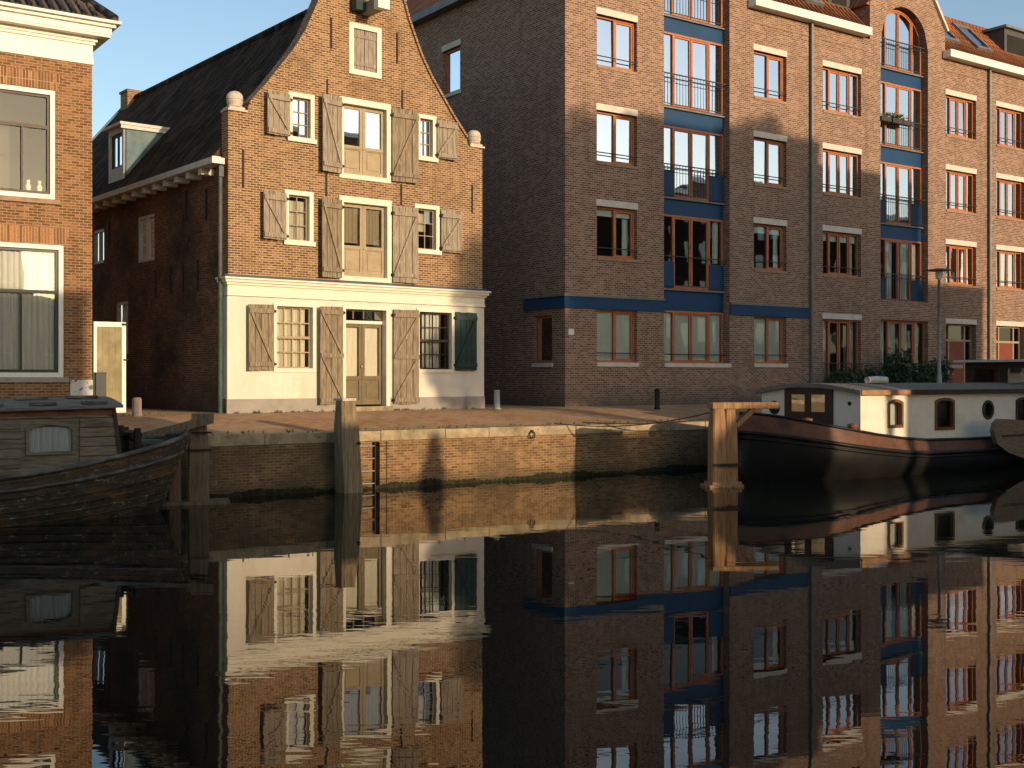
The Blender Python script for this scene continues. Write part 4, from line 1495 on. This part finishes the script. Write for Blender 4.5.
CX0, CX1, CY = 2.62, 13.4, 1.53
ZC = 2.0


def arch_win(xc, zc, wd, h, rise=.07):
    n = 6
    top = [(xc + wd / 2 - wd * i / n, zc + h / 2 - rise + rise * math.sin(math.pi * i / n) ** .8) for i in range(n + 1)]
    return [(xc - wd / 2, zc - h / 2), (xc + wd / 2, zc - h / 2)] + top


bwins = [arch_win(3.92, 1.47, .52, .62), arch_win(5.9, 1.43, .74, .74), [(7.78 + .22 * math.cos(t * math.pi / 8), 1.5 + .22 * math.sin(t * math.pi / 8)) for t in range(16)],
         arch_win(9.4, 1.45, .6, .66), arch_win(11.3, 1.45, .6, .66)]
mb = MB()
mb.panel([(CX0, .6), (CX1, .6), (CX1, ZC), (CX0, ZC)], bwins, -CY, .1)
mb.quad((CX0, CY, .6), (CX1, CY, .6), (CX1, CY, ZC), (CX0, CY, ZC))
mb.quad((CX1, -CY, .6), (CX1, CY, .6), (CX1, CY, ZC), (CX1, -CY, ZC))
front = [(-CY, .7), (CY, .7), (CY, ZC)] + [(CY - 2 * CY * i / 10, ZC + .17 * math.sin(math.pi * i / 10)) for i in range(1, 10)] + [(-CY, ZC)]
mb.tf = lambda a, d, z: (CX0 + d, a, z)
mb.panel(front, [], 0, 0)
cabin = mb.build('cabin', MT['cabin_white'], bg)
for k, wn_ in enumerate(bwins):
    cxw = sum(p[0] for p in wn_) / len(wn_)
    czw = sum(p[1] for p in wn_) / len(wn_)
    xs_ = [p[0] for p in wn_]; zs_ = [p[1] for p in wn_]
    cxm, czm = (max(xs_) + min(xs_)) / 2, (max(zs_) + min(zs_)) / 2
    kx = 1 + .07 / (max(xs_) - min(xs_)); kz = 1 + .07 / (max(zs_) - min(zs_))
    outer = [(cxm + (a - cxm) * kx, czm + (b - czm) * kz) for a, b in wn_]
    inner = [(cxm + (a - cxm) * (2 - kx), czm + (b - czm) * (2 - kz)) for a, b in wn_]
    mb = MB()
    mb.panel(outer, [inner], -CY - .03, .1, edge=.03)
    wf = mb.build('window', MT['varnish'] if k < 2 else MT['dark_wood'], bg)
    mb = MB()
    mb.panel(wn_, [], -CY + .06, 0)
    mb.build('pane', MT['clear'], wf)
    if k == 0:
        drape(min(xs_), max(xs_), min(zs_), max(zs_), -CY + .16, .015, .07).build('curtain', MT['curtain'], wf)
    else:
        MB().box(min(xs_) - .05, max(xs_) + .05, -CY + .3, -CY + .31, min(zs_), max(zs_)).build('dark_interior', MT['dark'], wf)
# roof with camber and an edge coloured bright where sunlit, dark where not
prof = [(-CY - .1 + (2 * CY + .2) * i / 12, ZC + .03 + .17 * math.sin(math.pi * i / 12)) for i in range(13)]
mb = MB(lambda a, d, z: (d, a, z))
mb.prism(prof + [(p[0], p[1] - .1) for p in reversed(prof)], CX0 - .14, CX1 + .1)
rfb = mb.build('roof', MT['boat_roof'], bg)
MB().box(CX0 - .1, CX0 + 1.75, -CY - .125, -CY - .101, ZC - .075, ZC + .04).build('roof_edge', MT['roof_edge'], rfb)
MB().box(CX0 + 1.75, CX1 + .08, -CY - .125, -CY - .101, ZC - .075, ZC + .04).build('roof_edge', MT['dark_wood'], rfb)
# front doors in dark timber with curtained panes
mb = MB(lambda a, d, z: (CX0 + d, a, z))
fh = [rect(-.52, -.08, 1.5, 1.92), rect(.1, .54, 1.5, 1.92)]
mb.panel(rect(-.74, .74, .9, 2.08), fh, -.05, .04, edge=.05)
fd = mb.build('cabin_door', MT['dark_wood'], bg)
mb = MB(lambda a, d, z: (CX0 + d, a, z))
for h in fh:
    mb.panel(h, [], -.015, 0)
mb.build('curtained_pane', MT['yellow_cloth'], fd)
mb = MB(lambda a, d, z: (CX0 + d, a, z))
for h in fh:
    mb.panel(h, [], -.03, 0)
mb.build('pane', MT['glass'], fd)
mb = MB(lambda a, d, z: (CX0 + d, a, z))
mb.panel([(1.1 + .17 * math.cos(t * math.pi / 9), 1.58 + .17 * math.sin(t * math.pi / 9)) for t in range(18)], [], -.02, 0, edge=.02)
mb.panel([(-1.22 + .05 * math.cos(t * math.pi / 6), 1.72 + .05 * math.sin(t * math.pi / 6)) for t in range(12)], [], -.02, 0, edge=.02)
mb.build('porthole', MT['dark'], bg)
# wheelhouse
WH0, WH1 = 10.9, 13.2
mb = MB()
mb.tf = lambda a, d, z: (WH0 + d, a, z)
wh = [rect(-.95, -.12, 2.12, 2.6), rect(.08, .9, 2.12, 2.6)]
mb.panel(rect(-1.15, 1.15, 1.9, 2.78), wh, 0, .06)
mb.tf = no_tf
wh2 = [rect(WH0 + .12, WH0 + 1.05, 2.12, 2.6), rect(WH0 + 1.2, WH1 - .1, 2.12, 2.6)]
mb.panel(rect(WH0, WH1, 1.9, 2.78), wh2, -1.15, .06)
mb.quad((WH0, 1.15, 1.9), (WH1, 1.15, 1.9), (WH1, 1.15, 2.78), (WH0, 1.15, 2.78))
mb.quad((WH1, -1.15, 1.9), (WH1, 1.15, 1.9), (WH1, 1.15, 2.78), (WH1, -1.15, 2.78))
whs = mb.build('wheelhouse', MT['dark_wood'], bg)
mb = MB(lambda a, d, z: (WH0 + d, a, z))
for h in wh:
    mb.panel(h, [], .05, 0)
mb.tf = no_tf
for h in wh2:
    mb.panel(h, [], -1.1, 0)
mb.build('wheelhouse_pane', MT['glass'], whs)
MB().box(WH0 - .35, WH1 + .2, -1.35, 1.35, 2.78, 2.85).build('wheelhouse_roof', MT['grey_white'], whs, bevel=.01)
# leeboard
prof = [(x_ - .3, z_) for x_, z_ in [(6.95, 1.0), (7.02, 1.2), (7.2, 1.3), (7.6, 1.29), (8.6, 1.22), (9.9, 1.12), (10.3, .8), (10.2, .3), (9.6, .08), (8.6, .2), (7.6, .45), (7.1, .68)]]
MB().prism(prof, -2.42, -2.3).build('leeboard', MT['leeboard'], bg, bevel=.03)
MB().box(7.0, 10.0, -2.44, -2.421, .86, .9).build('leeboard_strap', MT['iron'], bg)
# deck fittings
for x_, y_ in ((1.5, -.9), (2.3, -1.55), (1.9, .6)):
    MB().lathe([(.09, -.3), (.09, .1), (.12, .12), (.12, .18), (.03, .2)], (x_, y_, bz(x_)), 12).build('deck_bollard', MT['rust_trim'], bg)
mb = MB()
mb.tube([(2.0, -.5, bz(2.0) - .2), (2.0, .5, bz(2.0) - .2)], .14, 12)
mb.box(1.9, 2.1, -.55, -.5, bz(2) - .4, bz(2) + .1)
mb.box(1.9, 2.1, .5, .55, bz(2) - .4, bz(2) + .1)
mb.build('windlass', MT['iron'], bg)
tr_ = MB().tube([(0, 0, 0), (.35, 0, .01), (.75, 0, 0)], [.085, .10, .09], 10).build('rolled_sheet', MT['grey_white'], None, smooth=True)
tr_.location = q(7.75 + 4.2, -2.55 - .5, ZC + .27)
tr_.rotation_euler = (0, 0, QA)
tag(tr_, 'rolled pale sheet lying on the white cabin barge roof', 'bundle')

# --- old wooden houseboat on the left (bow at local 0, stern towards -x)
ob = thing('houseboat', 'weathered wooden houseboat with a plank cabin moored at the left', 'boat', q(-4.86, -1.3, 0), QA)


def oz(a):
    return .74 + .60 * max(0.0, 1 - a / 4.2) ** 1.6


def obr(a):
    return 1.24 * math.sqrt(max(0.0, 1 - (1 - min(a, 3.4) / 3.4) ** 2)) if a < 3.4 else 1.24


so = [0.0, .05, .15, .35, .7, 1.1, 1.6, 2.2, 3.0, 4, 5.5, 7, 9, 11]


def osec(a, lo, hi, grow=0.0, n=8):
    g_, bmx = oz(a), max(obr(a), .035)
    pts = []
    for i in range(n + 1):
        f = lo + (hi - lo) * i / n
        z = -.6 + (g_ + .6) * f
        bulge = .5 + .5 * math.sin(min(f / .9, 1) * math.pi / 2)
        rake = .75 * (1 - f) ** 1.3
        pts.append((-(a + rake * max(0.0, 1 - a / 2.4)), bmx * bulge + grow, z))
    return pts


mb = MB()
loft(mb, [[(x_, -y_, z_) for x_, y_, z_ in reversed(osec(a, 0, 1))] + osec(a, 0, 1) for a in so])
hl_ = mb.build('hull', MT['boat_hull'], ob, smooth=True)
mb = MB()
for f in (.93, .76, .68, .6, .52, .44):
    for sg in (-1, 1):
        mb.tube([(p[0], sg * (p[1] + .004), p[2]) for p in [osec(a, f, f + .001, .0, 1)[0] for a in so]], .013, 5)
mb.build('plank_strake', MT['boat_hull'], hl_, smooth=True)
mb = MB()
for f, rr in ((.995, .045), (.84, .032)):
    for sg in (-1, 1):
        mb.tube([(p[0], sg * (p[1] + .012), p[2]) for p in [osec(a, f, f + .001, .0, 1)[0] for a in so]], rr, 6)
mb.build('rub_rail', MT['rub'], hl_, smooth=True)
mb = MB()
for a0, a1 in zip(so[1:-1], so[2:]):
    mb.quad((-a0, -obr(a0) + .04, oz(a0) - .2), (-a1, -obr(a1) + .04, oz(a1) - .2), (-a1, obr(a1) - .04, oz(a1) - .2), (-a0, obr(a0) - .04, oz(a0) - .2))
mb.build('deck', MT['deck'], ob)
# stem post
MB().bar((.06, 0, 1.38), (-.7, 0, -.4), .09, .12).build('stem', MT['boat_hull'], ob)
# cabin: leaning front, near wall with an arched window, plank cladding
OX0, OX1, OY0, OY1 = -1.40, -9.0, -.88, .84
zb = .62
ow = [(-2.86, 1.14), (-2.2, 1.14), (-2.2, 1.49), (-2.28, 1.54), (-2.53, 1.57), (-2.78, 1.54), (-2.86, 1.49)]
ow2 = [(x_ - 2.6, z_ - .03) for x_, z_ in ow]
mb = MB()
mb.panel([(OX1, zb), (OX0, zb), (OX0 - .14, 1.84), (OX1, 1.72)], [ow, ow2], OY0, .06)
mb.panel([(OX1, zb), (OX0, zb), (OX0 - .14, 1.84), (OX1, 1.72)], [], OY1, 0)
mb.quad((OX0, OY0, zb), (OX0, OY1, zb), (OX0 - .14, OY1, 1.84), (OX0 - .14, OY0, 1.84))
oc = mb.build('cabin', MT['boat_wood'], ob)
mb = MB()
nb = 6
for k in range(nb):
    z0_ = .9 + k * .155
    z1_ = z0_ + .138
    for xa, xb in ((OX1, -5.6), (-5.42, -2.98), (-2.08, OX0 - .02)):
        if .9 + k * .155 > 1.66:
            xa, xb = (OX1, OX0 - .12) if xa == OX1 else (0, 0)
        if xa == xb:
            continue
        xe = xb - (.14 * (z0_ - zb) / 1.2 if xb > -2 else 0)
        mb.box(xa, xe, OY0 - .03 - .006 * (k % 2), OY0 - .002, z0_, min(z1_, 1.79))
mb.build('cladding', MT['boat_wood'], oc, bevel=.006)
MB().bar((OX0 + .01, OY0 - .02, zb), (OX0 - .14, OY0 - .02, 1.84), .07, .06).build('corner_post', MT['dark_wood'], oc)
MB().panel([(OX1, 1.64), (OX0 - .13, 1.72), (OX0 - .13, 1.83), (OX1, 1.72)], [], OY0 - .042, 0, edge=.03).build('trim_board', MT['rust_trim'], oc)
for wv in (ow, ow2):
    cxm = (wv[0][0] + wv[1][0]) / 2
    czm = (wv[0][1] + max(p[1] for p in wv)) / 2
    outer = [(cxm + (a - cxm) * 1.16, czm + (b - czm) * 1.2) for a, b in wv]
    wf = MB().panel(outer, [wv], OY0 - .05, .06, edge=.05).build('window', MT['boat_wood'], ob)
    mb = MB()
    mb.panel(wv, [], OY0 - .012, 0)
    mb.build('pane', MT['clear'], wf)
    drape(wv[0][0], wv[1][0], wv[0][1], 1.54, OY0 + .03, .012, .09).build('curtain', MT['boat_curtain'], wf)
# roof boards
mb = MB()
nbd = 9
for i in range(nbd):
    y0_ = OY0 - .16 + (OY1 - OY0 + .32) * i / nbd
    y1_ = OY0 - .16 + (OY1 - OY0 + .32) * (i + 1) / nbd - .012
    c0, c1 = (.13 * math.sin(math.pi * (i + .0) / nbd)), (.13 * math.sin(math.pi * (i + 1) / nbd))
    xa, xb = OX1 - .1, OX0 - .02
    za, zb_ = 1.70, 1.83
    mb.add([(xa, y0_, za + c0), (xb, y0_, zb_ + c0), (xb, y1_, zb_ + c1), (xa, y1_, za + c1),
            (xa, y0_, za + c0 + .045), (xb, y0_, zb_ + c0 + .045), (xb, y1_, zb_ + c1 + .045), (xa, y1_, za + c1 + .045)],
           [(0, 3, 2, 1), (4, 5, 6, 7), (0, 1, 5, 4), (1, 2, 6, 5), (2, 3, 7, 6), (3, 0, 4, 7)])
rfo = mb.build('roof', MT['boat_roof'], ob)
mb = MB()
for k in range(9):
    x_ = OX0 - .45 - k * .8
    t_ = (x_ - OX1) / (OX0 - OX1)
    for j, yy in enumerate((OY0 - .02, OY0 + .5)):
        zz = 1.725 + .13 * t_ + .05 + (.045 if j == 0 else .13)
        mb.box(x_ - .2 - .1 * j, x_ + .2, yy - .06, yy + .06, zz - .05, zz)
mb.build('roof_batten', MT['rub'], rfo, bevel=.01)
# foredeck gear
mb = MB()
mb.tube([(-.95, -.28, 1.32), (-.95, .3, 1.32)], .1, 10)
mb.box(-1.0, -.9, -.34, -.29, .9, 1.46)
mb.box(-1.0, -.9, .3, .35, .9, 1.46)
mb.build('windlass', MT['iron'], ob)
MB().box(-.85, -.45, -.22, .18, 1.18, 1.24).bar((-.8, -.2, .95), (-.8, -.2, 1.2), .04, .04).build('deck_hatch', MT['copper'], ob)
MB().tube([(-1.15, .05, .9), (-1.15, .05, 1.5)], [.11, .08], 10).build('deck_post', MT['iron'], ob)
MB().box(-1.6, -1.05, -.7, .1, .98, 1.02).build('foredeck_cover', MT['lead'], ob)


# ---------------------------------------------------------------- ropes
def sag(a, b, drop, n=10):
    a, b = Vector(a), Vector(b)
    return [tuple(a.lerp(b, i / n) - Vector((0, 0, drop * 4 * (i / n) * (1 - i / n)))) for i in range(n + 1)]


tag(MB().tube(sag((4.35, 25.5, 1.6), tuple(q(4.7, .3, 1.26)), .18), .014, 6).build('mooring_rope', MT['rope']), 'dark mooring rope sagging from the sunlit pile back to the quay', 'rope')
rg2 = q(8.0, -2.6, 1.5)
tag(MB().tube(sag(tuple(rg2), tuple(q(5.6, .35, 1.26)), .12), .016, 6).build('mooring_rope', MT['rope']), 'dark mooring rope from the barge bow to the quay coping', 'rope')

mr_ = thing('mooring_ring', 'iron mooring ring hanging from the sunlit stone coping', 'mooring ring', q(3.78, -.045, 1.08), QA)
MB().tube([(.075 * math.sin(t * math.pi / 10), -.02, -.06 + .075 * math.cos(t * math.pi / 10)) for t in range(21)], .014, 6).build('ring', MT['iron'], mr_, smooth=True)
MB().box(-.025, .025, -.035, .03, .0, .05).build('ring_bolt', MT['iron'], mr_)

# ---------------------------------------------------------------- weeds along walls and coping
rg = random.Random(5)
mb = MB()


def tuft(p, h):
    for _ in range(7):
        a = rg.uniform(0, 6.28)
        d = Vector((math.cos(a), math.sin(a), 0)) * h * rg.uniform(.2, .8)
        s_ = Vector((-d.y, d.x, 0)).normalized() * .012
        mb.add([tuple(p - s_), tuple(p + s_), tuple(p + d + Vector((0, 0, h * rg.uniform(.5, 1))))], [(0, 1, 2)])


wf_ = Matrix.Translation((-6.73, 28.07, 0)) @ Matrix.Rotation(WA, 4, 'Z')
for _ in range(90):
    tuft(wf_ @ Vector((rg.uniform(.1, WW), -.1 - abs(rg.gauss(0, .08)), 1.47)), rg.uniform(.04, .12))
for _ in range(140):
    s_ = rg.uniform(-8, 9)
    tuft(q(s_, rg.choice((.57, .6, .02)) + rg.gauss(0, .02), 1.21), rg.uniform(.04, .12))
for _ in range(60):
    tuft(Vector((rg.uniform(-9.6, -7.6), rg.uniform(26.4, 27.4), 1.43)), rg.uniform(.05, .14))
tag(mb.build('grass', MT['grass']), 'dry grass tufts in the cracks along the quay coping and walls', 'grass', kind='stuff')


# ---------------------------------------------------------------- the other side of the canal, behind the camera
def across(s0, s1, h, label, storeys, chimney=None, gable=0.0):
    so_, no_ = s0 - 12.42, -29.8
    t = thing('canal_house', label, 'building', q(so_, no_, 0), QA, 'houses across the canal')
    wd = s1 - s0
    wl = []
    nw = max(1, int(wd / 1.9))
    for i in range(nw):
        for j in range(storeys):
            xc = wd * (i + .5) / nw
            zb_ = 1.9 + j * (h - 2.2) / storeys
            wl.append(rect(xc - .5, xc + .5, zb_, zb_ + 1.7))
    mb = MB()
    mb.panel(rect(0, wd, 1, h), wl, 0, -.2)
    mb.box(0, wd, -4, -.25, 1, h)
    if chimney:
        mb.box(chimney[0] - s0, chimney[1] - s0, -2.5, -.6, h, chimney[2])
    mb.build('wall', MT['far_brick'], t)
    mb = MB()
    for w_ in wl:
        mb.panel([(w_[0][0], w_[0][1]), (w_[1][0], w_[1][1]), (w_[2][0], w_[2][1]), (w_[3][0], w_[3][1])],
                 [rect(w_[0][0] + .08, w_[1][0] - .08, w_[0][1] + .08, w_[2][1] - .08)], -.1, -.05)
    fr_ = mb.build('window', MT['white'], t)
    mb = MB()
    for w_ in wl:
        mb.panel(w_, [], -.13, 0)
    mb.build('pane', MT['glass'], fr_)
    MB().box(-.05, wd + .05, .02, .3, h - .35, h - .02).build('cornice', MT['white'], t)


across(-8, 2, 9.2, 'dark brick house across the canal, furthest upstream of its row', 2)
across(2, 8.3, 10.4, 'three storey dark brick house across the canal beside the low shed house', 3)
across(8.3, 14.2, 10.9, 'dark brick house across the canal touching the single storey annex', 3)
across(14.2, 16.4, 6.6, 'narrow low brick annex across the canal at the edge of the wide gap', 1)
across(22.95, 25.35, 6.25, 'unseen brick block added across the canal to shadow the quay and barge bow', 1)  # added block, sized so its shadow covers quay wall and barge bow
across(29.35, 33.5, 16.65, 'five storey dark brick house across the canal next to the two street trees', 5)
across(33.5, 38.2, 16.75, 'five storey house across the canal with an added tree top above its cornice', 5)
across(38.2, 44.2, 15.95, 'wide four storey dark brick house across the canal', 4)
across(44.2, 47.9, 12.1, 'three storey end house across the canal at the far end of the tall row', 3)

across(53.5, 60.0, 16.3, 'wide dark brick house across the canal past the second gap, first of three', 5)
across(60.0, 66.5, 16.7, 'middle dark brick house across the canal past the second gap', 5)
across(66.5, 92.0, 16.2, 'very long brick block across the canal past the second gap', 5)


def tree(s, n, label, lobes, trunk_h, leafsize, per, seed):
    base = q(s - 12.42, n, 1.0)
    t = thing('street_tree', label, 'tree', tuple(base), 0, 'trees across the canal')
    rg_ = random.Random(seed)
    mb = MB()
    mb.tube([(0, 0, 0), (.05, 0, trunk_h * .6), (0, .05, trunk_h * 1.25)], [.22, .17, .1], 10)
    for c, r_, rz in lobes:
        mb.tube([(0, 0, trunk_h * .8), (c[0] * .5, c[1] * .5, (c[2] + trunk_h) * .5), tuple(c)], [.1, .07, .02], 6)
    mb.build('trunk', MT['bark'], t)
    mb = MB()
    for k, (c, r_, rz) in enumerate(lobes):
        leaves(per, blob(c, r_, r_, rz, .25), leafsize, mb, seed * 50 + k)
    mb.build('crown', MT['leaf_mid'], t)


def lobe(ds, z, r_, rz):
    v = QD * ds
    return ((v.x, v.y, z - 1.0), r_, rz)


tree(25.5, -30.2, 'broad leafy tree across the canal standing alone in the wide gap',
     [lobe(-1.9, 8.9, 1.4, 1.3), lobe(.2, 9.3, 2.0, 1.7), lobe(1.8, 9.6, 1.6, 1.7), lobe(-1.0, 11.2, 1.4, 1.5), lobe(.9, 12.2, 1.9, 1.8), lobe(.6, 14.2, 1.5, 1.6), lobe(1.9, 13.4, 1.5, 2.0)], 6.2, .16, 1700, 3)
tree(28.0, -29.4, 'tall leafy tree across the canal against the five storey house',
     [lobe(-.2, 9.2, 1.5, 1.5), lobe(-1.0, 8.6, 1.1, 1.0), lobe(.55, 7.95, .75, .75), lobe(1.1, 8.3, .7, .8), lobe(.5, 10.8, 1.5, 1.7), lobe(-.5, 12.6, 1.6, 1.8), lobe(.3, 14.3, 1.6, 1.6), lobe(-.3, 15.3, 1.2, 1.2), lobe(1.0, 12.6, 1.3, 1.8)], 6.4, .16, 1700, 4)  # low lobes added to block stray sunlight on the apartment wall
tree(36.2, -36.0, 'unseen tree added behind the five storey house across the canal to soften its shadow',  # crown added to soften the shadow edge on the apartments
     [lobe(-.3, 17.2, 1.0, 1.2), lobe(.5, 17.5, .9, 1.1), lobe(-.9, 16.8, .8, .9), lobe(.2, 14.8, 1.6, 1.8)], 11.0, .15, 900, 9)
tree(17.55, -24.5, 'small cone shaped tree on the quay across the canal',
     [lobe(0, 2.7, 1.1, .7), lobe(0.1, 3.6, .7, .7), lobe(0, 4.5, .32, .6), lobe(0.05, 5.15, .16, .4)], 1.6, .09, 700, 5)
